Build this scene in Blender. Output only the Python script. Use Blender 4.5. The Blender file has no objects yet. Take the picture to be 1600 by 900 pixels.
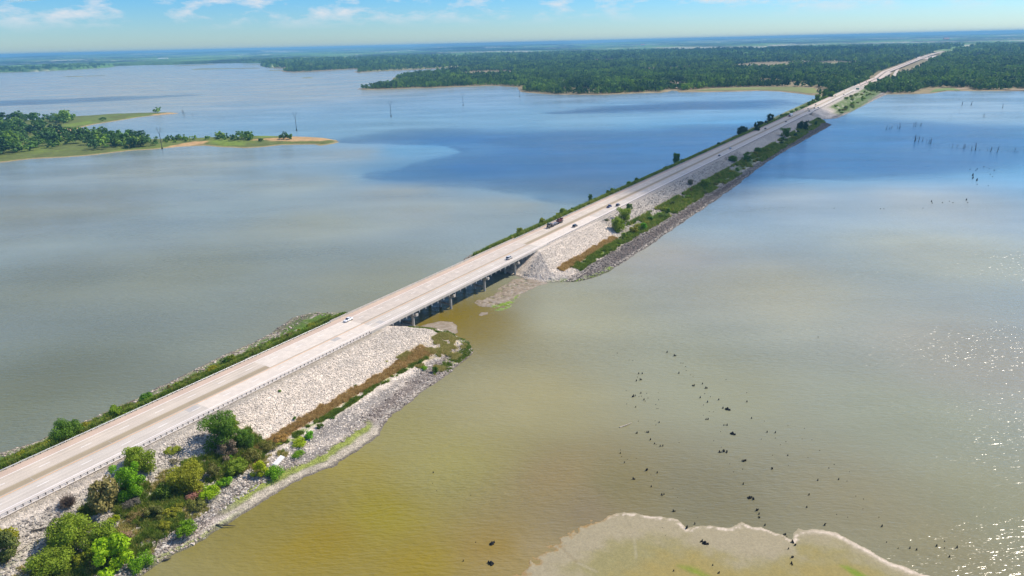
import bpy, math, random
import numpy as np
from mathutils import Matrix, Vector
from mathutils.geometry import tessellate_polygon

R_ = math.radians
SC = bpy.context.scene
COL = SC.collection
random.seed(7)
RNG = np.random.default_rng(11)

# ------------------------------------------------------------------ camera, world, sun, exposure
FPX, CAMZ = 1067.0, 125.5                      # focal length in photo pixels, eye height over the lake (m)
ROLL = math.atan2(38, 1600)
PITCH = math.atan2(383 * math.cos(ROLL), FPX)
SUN_AZ, SUN_EL = R_(65.5), R_(47)                # azimuth clockwise from +Y
SUNV = Vector((math.sin(SUN_AZ) * math.cos(SUN_EL), math.cos(SUN_AZ) * math.cos(SUN_EL), math.sin(SUN_EL)))
_c, _s = math.cos(ROLL), math.sin(ROLL)
_R0, _U0, _F0 = Vector((1, 0, 0)), Vector((0, math.sin(PITCH), math.cos(PITCH))), Vector((0, math.cos(PITCH), -math.sin(PITCH)))
_Rw, _Uw = _R0 * _c - _U0 * _s, _R0 * _s + _U0 * _c
cam_data = bpy.data.cameras.new('camera')
cam_data.sensor_width = 36; cam_data.lens = FPX / 1600 * 36
cam_data.clip_start = 1; cam_data.clip_end = 120000
cam = bpy.data.objects.new('camera', cam_data); COL.objects.link(cam)
M = Matrix.Identity(4)
for i in range(3):
    M[i][0], M[i][1], M[i][2] = _Rw[i], _Uw[i], -_F0[i]
M[2][3] = CAMZ
cam.matrix_world = M
SC.camera = cam

SKY_STRENGTH = 0.12
world = bpy.data.worlds.new('World'); SC.world = world; world.use_nodes = True
wn = world.node_tree; wn.nodes.clear()
sky = wn.nodes.new('ShaderNodeTexSky'); sky.sky_type = 'NISHITA'; sky.sun_disc = False
sky.sun_elevation = SUN_EL; sky.sun_rotation = SUN_AZ; sky.altitude = 100
sky.air_density = 1.0; sky.dust_density = 0.3; sky.ozone_density = 3.5
tc = wn.nodes.new('ShaderNodeTexCoord')
mp = wn.nodes.new('ShaderNodeMapping'); mp.inputs['Scale'].default_value = (1, 1, 3.2)
nz = wn.nodes.new('ShaderNodeTexNoise'); nz.inputs['Scale'].default_value = 17; nz.inputs['Detail'].default_value = 7; nz.inputs['Roughness'].default_value = 0.62
rp = wn.nodes.new('ShaderNodeValToRGB'); rp.color_ramp.elements[0].position = 0.47; rp.color_ramp.elements[1].position = 0.66
rp.color_ramp.elements[0].color = (0, 0, 0, 1); rp.color_ramp.elements[1].color = (0.85, 0.85, 0.85, 1)
sep = wn.nodes.new('ShaderNodeSeparateXYZ')
mr = wn.nodes.new('ShaderNodeMapRange'); mr.inputs['From Min'].default_value = 0.022; mr.inputs['From Max'].default_value = 0.045
mul = wn.nodes.new('ShaderNodeMath'); mul.operation = 'MULTIPLY'
mix = wn.nodes.new('ShaderNodeMixRGB'); mix.inputs[2].default_value = (5.9, 6.0, 6.3, 1)
tint = wn.nodes.new('ShaderNodeMixRGB'); tint.blend_type = 'MULTIPLY'; tint.inputs[0].default_value = 1; tint.inputs[2].default_value = (0.55, 0.84, 1.10, 1)
bgn = wn.nodes.new('ShaderNodeBackground'); bgn.inputs['Strength'].default_value = SKY_STRENGTH
wo = wn.nodes.new('ShaderNodeOutputWorld')
L = wn.links.new
L(tc.outputs['Generated'], mp.inputs['Vector']); L(mp.outputs[0], nz.inputs['Vector']); L(nz.outputs['Fac'], rp.inputs[0])
L(tc.outputs['Generated'], sep.inputs[0]); L(sep.outputs['Z'], mr.inputs['Value'])
gr = wn.nodes.new('ShaderNodeValToRGB'); gr.color_ramp.elements[0].position = .0; gr.color_ramp.elements[0].color = (.66, .84, 1.0, 1); gr.color_ramp.elements[1].position = .075; gr.color_ramp.elements[1].color = (.28, .71, 1.14, 1)
L(sep.outputs['Z'], gr.inputs[0]); L(gr.outputs[0], tint.inputs[2])
L(rp.outputs[0], mul.inputs[0]); L(mr.outputs[0], mul.inputs[1]); L(mul.outputs[0], mix.inputs[0])
L(sky.outputs[0], tint.inputs[1]); L(tint.outputs[0], mix.inputs[1]); L(mix.outputs[0], bgn.inputs['Color']); L(bgn.outputs[0], wo.inputs['Surface'])

sd_ = bpy.data.lights.new('sun', 'SUN'); sd_.energy = 5.0; sd_.angle = R_(0.53); sd_.color = (1.0, 0.88, 0.74)
sun = bpy.data.objects.new('sun', sd_); COL.objects.link(sun)
sun.rotation_euler = SUNV.to_track_quat('Z', 'Y').to_euler(); sun.location = (0, 0, 400)

SC.view_settings.view_transform = 'Standard'; SC.view_settings.look = 'None'
SC.view_settings.exposure = 0.18; SC.view_settings.gamma = 1
SC.view_settings.use_curve_mapping = False
SC.render.engine = 'CYCLES'
SC.cycles.max_bounces = 6; SC.cycles.diffuse_bounces = 2; SC.cycles.glossy_bounces = 2; SC.cycles.transmission_bounces = 2
SC.cycles.volume_bounces = 0; SC.cycles.transparent_max_bounces = 10
SC.cycles.use_denoising = True
SC.cycles.sample_clamp_direct = 12; SC.cycles.sample_clamp_indirect = 3
SC.cycles.use_light_tree = False

# ------------------------------------------------------------------ survey: a photo pixel and a height give a point of the land
TV = np.array([math.sin(R_(32.75)), math.cos(R_(32.75))])     # along the highway
NV = np.array([TV[1], -TV[0]])                                # to the right of it
D0 = -209.7

def pix(u, v, z=0.0):
    x, y = u - 800.0, 450.0 - v
    d = _F0 * FPX + _Rw * x + _Uw * y
    k = (z - CAMZ) / d.z
    return np.array([d.x * k, d.y * k])

def sd(u, v, z=0.0):
    p = pix(u, v, z)
    return float(p @ TV), float(p @ NV - D0)

def xy(s, d):
    return s * TV + (d + D0) * NV

def XY(s, d):                                                  # arrays
    s = np.asarray(s, float); d = np.asarray(d, float)
    return s * TV[0] + (d + D0) * NV[0], s * TV[1] + (d + D0) * NV[1]

def lin(r, g, b):
    f = lambda c: ((c / 255 + 0.055) / 1.055) ** 2.4 if c > 10 else c / 255 / 12.92
    return (f(r), f(g), f(b))

# ------------------------------------------------------------------ noise
_perm = RNG.random((512, 512))
def vnoise(x, y):
    x = np.asarray(x, float); y = np.asarray(y, float)
    xi, yi = np.floor(x).astype(int), np.floor(y).astype(int)
    fx, fy = x - xi, y - yi
    fx = fx * fx * (3 - 2 * fx); fy = fy * fy * (3 - 2 * fy)
    g = lambda a, b: _perm[(xi + a) % 512, (yi + b) % 512]
    return (g(0, 0) * (1 - fx) + g(1, 0) * fx) * (1 - fy) + (g(0, 1) * (1 - fx) + g(1, 1) * fx) * fy
def fbm(x, y, o=4, seed=0):
    x = np.asarray(x, float) + seed * 37.7; y = np.asarray(y, float) + seed * 91.3
    t = 0; a = 0.5; n = 0
    for k in range(o):
        t = t + a * vnoise(x * 2 ** k + k * 17.1, y * 2 ** k + k * 5.3); n += a; a *= 0.5
    return t / n
def sstep(a, b, x):
    t = np.clip((np.asarray(x, float) - a) / (b - a), 0, 1)
    return t * t * (3 - 2 * t)
def poly_sd(px, py, poly):
    """signed distance to a closed polygon, positive inside"""
    px = np.asarray(px, float); py = np.asarray(py, float)
    P = np.asarray(poly, float); Q = np.roll(P, -1, 0)
    best = np.full(px.shape, 1e18); ins = np.zeros(px.shape, bool)
    for (ax, ay), (bx, by) in zip(P, Q):
        ex, ey = bx - ax, by - ay
        L2 = ex * ex + ey * ey + 1e-9
        t = np.clip(((px - ax) * ex + (py - ay) * ey) / L2, 0, 1)
        dd = (px - ax - t * ex) ** 2 + (py - ay - t * ey) ** 2
        best = np.minimum(best, dd)
        if ay != by:
            c = ((ay > py) != (by > py)) & (px < (bx - ax) * (py - ay) / (by - ay) + ax)
            ins ^= c
    return np.where(ins, 1, -1) * np.sqrt(best)

# ------------------------------------------------------------------ object helpers
def tag(o, label=None, cat=None, group=None, kind=None):
    if label: o['label'] = label
    if cat: o['category'] = cat
    if group: o['group'] = group
    if kind: o['kind'] = kind
    return o

def make_mesh(name, verts, faces, mats=(), cols=None, smooth=False, fmat=None, uv=None, vattr=None):
    me = bpy.data.meshes.new(name)
    verts = np.asarray(verts, np.float32).reshape(-1, 3)
    if isinstance(faces, np.ndarray):
        nf, k = faces.shape
        me.vertices.add(len(verts)); me.vertices.foreach_set('co', verts.ravel())
        me.loops.add(nf * k); me.loops.foreach_set('vertex_index', faces.astype(np.int32).ravel())
        me.polygons.add(nf); me.polygons.foreach_set('loop_start', np.arange(0, nf * k, k, dtype=np.int32))
        me.polygons.foreach_set('loop_total', np.full(nf, k, np.int32))
        me.update(calc_edges=True)
    else:
        me.from_pydata([tuple(map(float, v)) for v in verts], [], [tuple(f) for f in faces]); me.update()
    for m in mats: me.materials.append(m)
    if fmat is not None: me.polygons.foreach_set('material_index', np.asarray(fmat, np.int32))
    if smooth: me.polygons.foreach_set('use_smooth', np.ones(len(me.polygons), bool))
    if cols is not None:
        a = me.color_attributes.new('col', 'FLOAT_COLOR', 'POINT')
        c = np.ones((len(verts), 4), np.float32); c[:, :3] = cols
        a.data.foreach_set('color', c.ravel())
    if vattr:
        for k, arr in vattr.items():
            a = me.attributes.new(k, 'FLOAT', 'POINT'); a.data.foreach_set('value', np.asarray(arr, np.float32))
    if uv is not None:
        ul = me.uv_layers.new(name='UVMap'); li = np.empty(len(me.loops), np.int32); me.loops.foreach_get('vertex_index', li)
        ul.data.foreach_set('uv', np.asarray(uv, np.float32)[li].ravel())
    me.validate()
    return me

def link(name, me, parent=None, loc=None, rz=0):
    o = bpy.data.objects.new(name, me); COL.objects.link(o)
    if parent: o.parent = parent
    if loc is not None: o.location = loc
    if rz: o.rotation_euler = (0, 0, rz)
    return o

def empty(name, loc, rz=0, label=None, cat=None, group=None):
    o = bpy.data.objects.new(name, None); COL.objects.link(o); o.location = loc; o.rotation_euler = (0, 0, rz)
    o.empty_display_size = 0.5
    return tag(o, label, cat, group)

def copy_tree(root, loc, rz=0, sc=1.0, label=None, group=None):
    r = root.copy(); COL.objects.link(r); r.location = loc; r.rotation_euler = (0, 0, rz)
    r.scale = (sc,) * 3 if not isinstance(sc, tuple) else sc
    if label: r['label'] = label
    if group: r['group'] = group
    for ch in list(root.children):
        c = ch.copy(); COL.objects.link(c); c.parent = r
        for g in ch.children:
            d = g.copy(); COL.objects.link(d); d.parent = c
    return r

class MB:
    """collects boxes, tubes and loose shapes into one mesh"""
    def __init__(s): s.v = []; s.f = []; s.m = []
    def add(s, v, f, mi=0):
        b = len(s.v); s.v += [tuple(map(float, q)) for q in v]; s.f += [tuple(b + i for i in q) for q in f]; s.m += [mi] * len(f); return s
    def box(s, x0, x1, y0, y1, z0, z1, mi=0, tx=0, ty=0):
        v = [(x0, y0, z0), (x1, y0, z0), (x1, y1, z0), (x0, y1, z0), (x0 + tx, y0 + ty, z1), (x1 - tx, y0 + ty, z1), (x1 - tx, y1 - ty, z1), (x0 + tx, y1 - ty, z1)]
        return s.add(v, [(0, 3, 2, 1), (4, 5, 6, 7), (0, 1, 5, 4), (1, 2, 6, 5), (2, 3, 7, 6), (3, 0, 4, 7)], mi)
    def tube(s, pts, rad, n=6, mi=0, cap=True):
        pts = [Vector(p) for p in pts]; rings = []
        for i, p in enumerate(pts):
            t = (pts[min(i + 1, len(pts) - 1)] - pts[max(i - 1, 0)]).normalized()
            a = t.orthogonal().normalized() if abs(t.z) > .95 else t.cross(Vector((0, 0, 1))).normalized()
            b = t.cross(a)
            rings.append([p + (a * math.cos(2 * math.pi * k / n) + b * math.sin(2 * math.pi * k / n)) * rad[i] for k in range(n)])
        v = [q for r in rings for q in r]; f = []
        for i in range(len(pts) - 1):
            for k in range(n):
                f.append((i * n + k, i * n + (k + 1) % n, (i + 1) * n + (k + 1) % n, (i + 1) * n + k))
        if cap: f += [tuple(range(n))[::-1], tuple((len(pts) - 1) * n + k for k in range(n))]
        return s.add(v, f, mi)
    def loft(s, secs, mi=0):
        n = len(secs[0]); v = [q for r in secs for q in r]; f = []
        for i in range(len(secs) - 1):
            for k in range(n): f.append((i * n + k, i * n + (k + 1) % n, (i + 1) * n + (k + 1) % n, (i + 1) * n + k))
        f += [tuple(range(n))[::-1], tuple((len(secs) - 1) * n + k for k in range(n))]
        return s.add(v, f, mi)
    def mesh(s, name, mats, smooth=False): return make_mesh(name, s.v, s.f, mats, fmat=s.m, smooth=smooth)
    def build(s, name, mats, parent=None, loc=None, rz=0, smooth=False):
        return link(name, s.mesh(name, mats if isinstance(mats, (list, tuple)) else [mats], smooth), parent, loc, rz)

# ------------------------------------------------------------------ materials
def newmat(name):
    m = bpy.data.materials.new(name); m.use_nodes = True; n = m.node_tree; n.nodes.clear()
    o = n.nodes.new('ShaderNodeOutputMaterial'); b = n.nodes.new('ShaderNodeBsdfPrincipled'); n.links.new(b.outputs[0], o.inputs['Surface'])
    return m, n, b, o
def plain(name, col, rough=0.7, metal=0.0, noise=0.15, scale=3.0, spec=0.4):
    m, n, b, o = newmat(name)
    b.inputs['Roughness'].default_value = rough; b.inputs['Metallic'].default_value = metal; b.inputs['Specular IOR Level'].default_value = spec
    tcn = n.nodes.new('ShaderNodeTexCoord'); t = n.nodes.new('ShaderNodeTexNoise'); t.inputs['Scale'].default_value = scale; t.inputs['Detail'].default_value = 4
    r = n.nodes.new('ShaderNodeMapRange'); r.inputs['To Min'].default_value = 1 - noise; r.inputs['To Max'].default_value = 1 + noise
    r.inputs['From Min'].default_value = .3; r.inputs['From Max'].default_value = .7
    x = n.nodes.new('ShaderNodeVectorMath'); x.operation = 'SCALE'; x.inputs[0].default_value = col
    n.links.new(tcn.outputs['Object'], t.inputs['Vector']); n.links.new(t.outputs['Fac'], r.inputs['Value']); n.links.new(r.outputs[0], x.inputs['Scale']); n.links.new(x.outputs[0], b.inputs['Base Color'])
    return m
def objcolor(name, rough, metal=0, spec=0.5, coat=0.0):
    m, n, b, o = newmat(name); b.inputs['Roughness'].default_value = rough; b.inputs['Metallic'].default_value = metal
    b.inputs['Coat Weight'].default_value = coat; b.inputs['Specular IOR Level'].default_value = spec
    i = n.nodes.new('ShaderNodeObjectInfo'); t = n.nodes.new('ShaderNodeTexNoise'); t.inputs['Scale'].default_value = 2.0
    r = n.nodes.new('ShaderNodeMapRange'); r.inputs['To Min'].default_value = .9; r.inputs['To Max'].default_value = 1.05
    x = n.nodes.new('ShaderNodeVectorMath'); x.operation = 'SCALE'
    n.links.new(t.outputs['Fac'], r.inputs['Value']); n.links.new(i.outputs['Color'], x.inputs[0]); n.links.new(r.outputs[0], x.inputs['Scale']); n.links.new(x.outputs[0], b.inputs['Base Color'])
    return m
def leafmat(name, use_obj=True, base=(0.05, 0.09, 0.02), spread=0.35, transl=0.25):
    m, n, b, o = newmat(name); b.inputs['Roughness'].default_value = 0.55; b.inputs['Specular IOR Level'].default_value = 0.25
    i = n.nodes.new('ShaderNodeObjectInfo'); a = n.nodes.new('ShaderNodeAttribute'); a.attribute_name = 'v'
    # per leaf brightness
    r = n.nodes.new('ShaderNodeMapRange'); r.inputs['To Min'].default_value = 1 - spread; r.inputs['To Max'].default_value = 1 + spread
    x = n.nodes.new('ShaderNodeVectorMath'); x.operation = 'SCALE'
    n.links.new(a.outputs['Fac'], r.inputs['Value']); n.links.new(r.outputs[0], x.inputs['Scale'])
    if use_obj: n.links.new(i.outputs['Color'], x.inputs[0])
    else:
        rp = n.nodes.new('ShaderNodeValToRGB'); e = rp.color_ramp.elements
        e[0].color = (base[0] * .35, base[1] * .45, base[2] * .8, 1); e[1].color = (base[0] * 2.0, base[1] * 1.5, base[2] * .9, 1)
        k = rp.color_ramp.elements.new(0.45); k.color = (*base, 1)
        n.links.new(i.outputs['Random'], rp.inputs[0]); n.links.new(rp.outputs[0], x.inputs[0])
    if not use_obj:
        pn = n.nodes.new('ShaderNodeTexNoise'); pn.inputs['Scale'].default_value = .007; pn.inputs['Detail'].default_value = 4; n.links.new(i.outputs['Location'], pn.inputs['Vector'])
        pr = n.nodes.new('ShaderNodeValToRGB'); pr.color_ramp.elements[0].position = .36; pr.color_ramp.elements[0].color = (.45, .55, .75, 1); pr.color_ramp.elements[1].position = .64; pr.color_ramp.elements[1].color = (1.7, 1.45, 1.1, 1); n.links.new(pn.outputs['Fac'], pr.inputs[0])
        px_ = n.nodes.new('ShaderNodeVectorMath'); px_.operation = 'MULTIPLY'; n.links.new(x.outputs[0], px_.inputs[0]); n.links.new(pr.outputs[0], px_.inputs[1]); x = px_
    n.links.new(x.outputs[0], b.inputs['Base Color'])
    tr = n.nodes.new('ShaderNodeBsdfTranslucent'); n.links.new(x.outputs[0], tr.inputs['Color'])
    mx = n.nodes.new('ShaderNodeMixShader'); mx.inputs[0].default_value = transl
    n.links.new(b.outputs[0], mx.inputs[1]); n.links.new(tr.outputs[0], mx.inputs[2]); n.links.new(mx.outputs[0], o.inputs['Surface'])
    return m
def groundmat(name, nscale=0.9, spread=0.35, bump=0.4, rough=0.9, vor=0.0, fine=1.0):
    """vertex colour with procedural grain"""
    m, n, b, o = newmat(name); b.inputs['Roughness'].default_value = rough; b.inputs['Specular IOR Level'].default_value = 0.15
    g = n.nodes.new('ShaderNodeNewGeometry'); a = n.nodes.new('ShaderNodeAttribute'); a.attribute_name = 'col'
    t = n.nodes.new('ShaderNodeTexNoise'); t.inputs['Scale'].default_value = nscale; t.inputs['Detail'].default_value = 6; t.inputs['Roughness'].default_value = .75
    n.links.new(g.outputs['Position'], t.inputs['Vector'])
    r = n.nodes.new('ShaderNodeMapRange'); r.inputs['From Min'].default_value = .3; r.inputs['From Max'].default_value = .7
    r.inputs['To Min'].default_value = 1 - spread; r.inputs['To Max'].default_value = 1 + spread
    n.links.new(t.outputs['Fac'], r.inputs['Value'])
    x = n.nodes.new('ShaderNodeVectorMath'); x.operation = 'SCALE'; n.links.new(a.outputs['Color'], x.inputs[0]); n.links.new(r.outputs[0], x.inputs['Scale'])
    last = x; h = t.outputs['Fac']
    if vor:
        v = n.nodes.new('ShaderNodeTexVoronoi'); v.inputs['Scale'].default_value = vor; n.links.new(g.outputs['Position'], v.inputs['Vector'])
        r2 = n.nodes.new('ShaderNodeMapRange'); r2.inputs['To Min'].default_value = .62; r2.inputs['To Max'].default_value = 1.25
        sp = n.nodes.new('ShaderNodeSeparateColor'); n.links.new(v.outputs['Color'], sp.inputs[0]); n.links.new(sp.outputs[0], r2.inputs['Value'])
        y = n.nodes.new('ShaderNodeVectorMath'); y.operation = 'SCALE'; n.links.new(x.outputs[0], y.inputs[0]); n.links.new(r2.outputs[0], y.inputs['Scale']); last = y
        inv = n.nodes.new('ShaderNodeMath'); inv.operation = 'SUBTRACT'; inv.inputs[0].default_value = 1; n.links.new(v.outputs['Distance'], inv.inputs[1]); h = inv.outputs[0]
    n.links.new(last.outputs[0], b.inputs['Base Color'])
    if bump:
        bp = n.nodes.new('ShaderNodeBump'); bp.inputs['Strength'].default_value = bump; bp.inputs['Distance'].default_value = fine
        n.links.new(h, bp.inputs['Height']); n.links.new(bp.outputs[0], b.inputs['Normal'])
    return m

M_CONC = plain('concrete', (0.46, 0.43, 0.38), 0.85, noise=.12, scale=.6)
M_CONCD = plain('weathered_concrete', (0.33, 0.31, 0.27), 0.9, noise=.2, scale=.8)
M_GIRD = plain('girder_steel', (0.10, 0.12, 0.13), 0.6, noise=.2)
M_GALV = plain('galvanised_steel', (0.48, 0.49, 0.5), 0.45, metal=.35, noise=.1)
M_POST = plain('treated_post', (0.10, 0.085, 0.07), 0.9, noise=.25)
M_BARK = plain('bark', (0.10, 0.075, 0.05), 0.95, noise=.3)
M_DEAD = plain('wet_dead_wood', (0.018, 0.017, 0.015), 0.85, noise=.4)
M_SNAG = plain('grey_dead_wood', (0.11, 0.11, 0.11), 0.9, noise=.3)
M_DRIFT = plain('bleached_driftwood', (0.42, 0.37, 0.29), 0.9, noise=.2)
M_DRIFTD = plain('dark_driftwood', (0.06, 0.055, 0.05), 0.9, noise=.2)
M_PAINT = objcolor('car_paint', 0.28, coat=.6)
M_GLASS = plain('car_glass', (0.012, 0.015, 0.018), 0.06, noise=.02, spec=.8)
M_TYRE = plain('tyre_rubber', (0.02, 0.02, 0.02), 0.85)
M_RIM = plain('wheel_rim', (0.4, 0.4, 0.42), 0.35, metal=.7)
M_LAMP = plain('lamp_lens', (0.75, 0.75, 0.72), 0.15, noise=.02)
M_TAIL = plain('tail_lamp_lens', (0.35, 0.01, 0.01), 0.2, noise=.02)
M_CHAS = plain('chassis_black', (0.025, 0.025, 0.027), 0.6)
M_LEAF = leafmat('foliage', True, spread=.5, transl=.35)
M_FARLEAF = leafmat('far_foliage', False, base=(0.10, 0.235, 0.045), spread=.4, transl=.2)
M_SIGN = plain('sign_green', (0.0, 0.19, 0.13), 0.5, noise=.04)
M_WHITE = plain('white_paint', (0.78, 0.78, 0.76), 0.5, noise=.03)
M_ROOFR = plain('red_roof', (0.55, 0.2, 0.12), 0.7)
M_WALLW = plain('pale_wall', (0.6, 0.56, 0.5), 0.8)
M_WIN = plain('window_glass', (0.03, 0.04, 0.05), 0.1)
M_DARKSTEEL = plain('weathered_pole_steel', (0.07, 0.075, 0.08), 0.6, metal=.4)
M_LIGHTSTEEL = plain('weathered_pole_pale', (0.32, 0.31, 0.29), 0.6)

# ------------------------------------------------------------------ the causeway ground
dR_pts = [(-200, 54), (0, 54), (66, 54), (89, 54.5), (108, 55.7), (125, 60), (137, 60.5), (146, 59.5), (153, 56), (170, 53.5), (191, 52.5), (212, 51), (218, 49.5), (224, 44), (228, 30), (230, 20), (300, 20), (310, 30), (321, 48), (344, 54.6), (448, 55), (520, 54), (622, 52), (720, 48), (825, 47.5), (1000, 52), (1132, 55), (1165, 40), (1190, 20), (1205, 28), (1225, 48), (1338, 55), (1500, 60), (1650, 66), (1771, 72), (2300, 110)]
dL_pts = [(-200, -44), (73, -42.8), (83, -39.2), (125, -39.7), (157, -43.2), (185, -45), (193, -47), (205, -52), (213, -49), (218, -40), (224, -34), (230, -25), (318, -31), (330, -35), (343, -37.2), (433, -33.6), (577, -36), (744, -38), (1007, -42), (1209, -46), (1681, -50), (2300, -70)]
def dR(s): return np.interp(s, *zip(*dR_pts))
def dL(s): return np.interp(s, *zip(*dL_pts))
ROAD_Z = 9.5
BR = [(200.0, 343.0), (1180.0, 1222.0)]
def zland(s, d):
    s = np.asarray(s, float); d = np.asarray(d, float)
    w = (fbm(s * .09, d * .09, 4, 1) - .5) * 5 + (fbm(s * .6, d * .6, 2, 5) - .5) * 1.6
    r, l = dR(s) + w * .7, dL(s) - w * .5
    endn = np.interp(d, [-60, -40, -10, 14, 26, 42, 49, 60], [214, 221, 226, 227, 230, 225, 218, 210])
    endm = np.interp(d, [-60, -34, -10, 14, 20, 30, 45, 55, 70], [345, 321, 317, 312, 309, 310, 318, 335, 360])
    endf1 = np.interp(d, [-50, 14, 30, 45, 55], [1200, 1203, 1196, 1165, 1135])
    endf2 = np.interp(d, [-50, 14, 30, 50, 60], [1202, 1200, 1203, 1222, 1260])
    e = np.where(s < 270, endn - s, np.where(s < 760, s - endm, np.where(s < 1201.5, endf1 - s, s - endf2))) + w * .5
    q = np.minimum(np.minimum(r - d, d - l), e)
    zr = np.where(d < 15.5, 9.25, np.where(d < 33, 9.25 - (d - 15.5) / 17.5 * 6.5, np.where(d < 41, 2.75 - (d - 33) / 8 * .6, np.minimum(2.15, .1 + np.maximum(r - d, 0) * .16))))
    zl = np.where(d > -14.5, 9.25, np.maximum(9.25 + (d + 14.5) * .55, 1.2))
    slope_end = np.where((s > 1100) & (s < 1300), .62, .42)
    ze = .4 + np.maximum(e - 1.5, 0) * slope_end
    z = np.minimum(np.minimum(zr, zl), ze)
    z = np.minimum(z, .03 + np.maximum(q, 0) * .22 + np.maximum(q - 3, 0) * .5)
    z = np.where(q < 0, q * .25, z)
    z = np.maximum(z, -1.5)
    rough = (fbm(s * .35, d * .35, 3, 9) - .5) * .38 * sstep(15, 18, np.abs(d)) * sstep(0, 4, q)
    return z + rough, q, e, r, l

def ground(u, v, dz=0.0):
    z = 3.0
    for _ in range(12):
        s, d = sd(u, v, z)
        z = .5 * z + .5 * max(float(zland(s, d)[0]), 0.0)
    s, d = sd(u, v, z)
    p = xy(s, d)
    return (p[0], p[1], z + dz), s, d

C = {k: np.array(v) for k, v in dict(rock=(0.68, 0.60, 0.50), rockgrey=(0.40, 0.37, 0.32), rocklow=(0.29, 0.265, 0.235), rockdark=(0.15, 0.125, 0.11),
     brown=(0.42, 0.25, 0.10), tan=(0.46, 0.38, 0.16), green=(0.18, 0.27, 0.03), dkgreen=(0.10, 0.17, 0.03), soil=(0.42, 0.37, 0.29), wet=(0.13, 0.115, 0.09), algae=(0.26, 0.30, 0.07), sand=(0.45, 0.40, 0.31), pebble=(0.44, 0.40, 0.34)).items()}
def mixc(c, k, t):
    t = np.clip(np.asarray(t), 0, 1)[..., None]
    return c * (1 - t) + C[k] * t
def bankcol(s, d, z, q, e, r, l):
    n1 = fbm(s * .12, d * .3, 4, 21); n2 = fbm(s * .5, d * .5, 4, 22); n3 = fbm(s * .04, d * .1, 3, 23)
    c = np.tile(C['rock'], (len(s), 1))
    grey = sstep(118, 100, s + (n1 - .5) * 40 - (d - 15) * .3) * sstep(13.5, 19, d + (n2 - .5) * 4)
    c = mixc(c, 'rockgrey', grey * .8)
    c = mixc(c, 'rockgrey', sstep(408, 422, s + (n1 - .5) * 26 + (d - 15) * .2) * (s < 1204) * .75)
    c = mixc(c, 'rockgrey', sstep(1290, 1310, s) * .7)
    c = mixc(c, 'soil', sstep(17.5, 13.5, d) * (s < 200)); c = mixc(c, 'rockgrey', sstep(.52, .68, n3) * .5 * (d < 33)); c = mixc(c, 'rocklow', sstep(.62, .72, n2 * .5 + n1 * .5) * .6 * (d < 33))
    # lower bench of older rock
    low = sstep(40, 43, d + (n1 - .5) * 5)
    c = mixc(c, 'rocklow', low)
    c = mixc(c, 'rock', low * sstep(.55, .68, n1) * .6 * (s < 340))
    c = mixc(c, 'rockdark', low * np.exp(-((r - d - 5.5) / 2.2) ** 2) * sstep(.4, .6, n2 * .6 + n1 * .5) * .9)
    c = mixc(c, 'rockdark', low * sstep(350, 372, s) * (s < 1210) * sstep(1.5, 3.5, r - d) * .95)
    c = mixc(c, 'pebble', low * sstep(3.2, 1.6, r - d) * .85)
    c = mixc(c, 'pebble', low * np.exp(-((d - 43.5) / 1.2) ** 2) * sstep(360, 380, s) * .8 * sstep(.4, .55, n2))
    # grass strips
    g1 = sstep(116, 126, s) * sstep(207, 200, s) * np.exp(-((d - 34.8 - (n1 - .5) * 2) / (2.0 + 3.2 * sstep(182, 200, s))) ** 4)
    c = mixc(c, 'brown', g1 * sstep(.25, .42, n2)); c = mixc(c, 'tan', g1 * sstep(.5, .62, n1) * .6); c = mixc(c, 'dkgreen', g1 * sstep(.56, .64, n2) * .8); c = mixc(c, 'tan', g1 * sstep(182, 196, s) * .7)
    c = mixc(c, 'green', sstep(112, 122, s) * sstep(205, 198, s) * np.exp(-((d - 38.3 - (n1 - .5) * 2) / 1.2) ** 4) * sstep(.42, .6, n2) * .8)
    g2 = sstep(326, 334, s) * sstep(402, 392, s) * np.exp(-((d - 33 - (n1 - .5) * 2) / 2.4) ** 4)
    c = mixc(c, 'brown', g2 * .95); c = mixc(c, 'tan', g2 * sstep(350, 335, s) * .7)
    c = mixc(c, 'green', sstep(336, 348, s) * sstep(450, 430, s) * np.exp(-((d - 38.5 - (n1 - .5) * 3) / 2.8) ** 4) * sstep(.3, .45, n2))
    c = mixc(c, 'dkgreen', sstep(395, 430, s) * (s < 1200) * np.exp(-((d - 35.5 - (n1 - .5) * 3) / 4.6) ** 4) * sstep(.2, .36, n2) * .9)
    c = mixc(c, 'dkgreen', sstep(1300, 1350, s) * sstep(17, 21, d) * sstep(62, 54, d) * sstep(.25, .42, n1) * .9); c = mixc(c, 'dkgreen', sstep(1250, 1300, s) * np.exp(-((d - 40) / 7) ** 4) * .8)
    c = mixc(c, 'dkgreen', sstep(112, 96, s) * np.exp(-((d - 35 - (n3 - .5) * 14) / 8.5) ** 4) * sstep(.34, .52, n1) * .75)
    # the tips by the bridge
    t1 = sstep(200, 207, s) * (s < 240) * sstep(28, 33, d)
    c = mixc(c, 'tan', t1 * sstep(.4, .55, n2) * .7); c = mixc(c, 'green', t1 * sstep(7, 4.5, q) * sstep(.8, 1.6, q) * .95)
    t2 = (s > 222 - 4) * (s < 240) * sstep(11, 14, d) * sstep(32, 26, d)
    c = mixc(c, 'tan', t2 * sstep(.42, .52, n2) * .6); c = mixc(c, 'green', t2 * sstep(.5, .6, n2))
    t3 = (s > 312) * (s < 352) * sstep(30, 38, d) * sstep(5, 2, q)
    c = mixc(c, 'green', t3 * sstep(.35, .5, n2))
    # algae beach below the near rocks
    al = sstep(88, 100, s) * sstep(152, 146, s)
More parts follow.
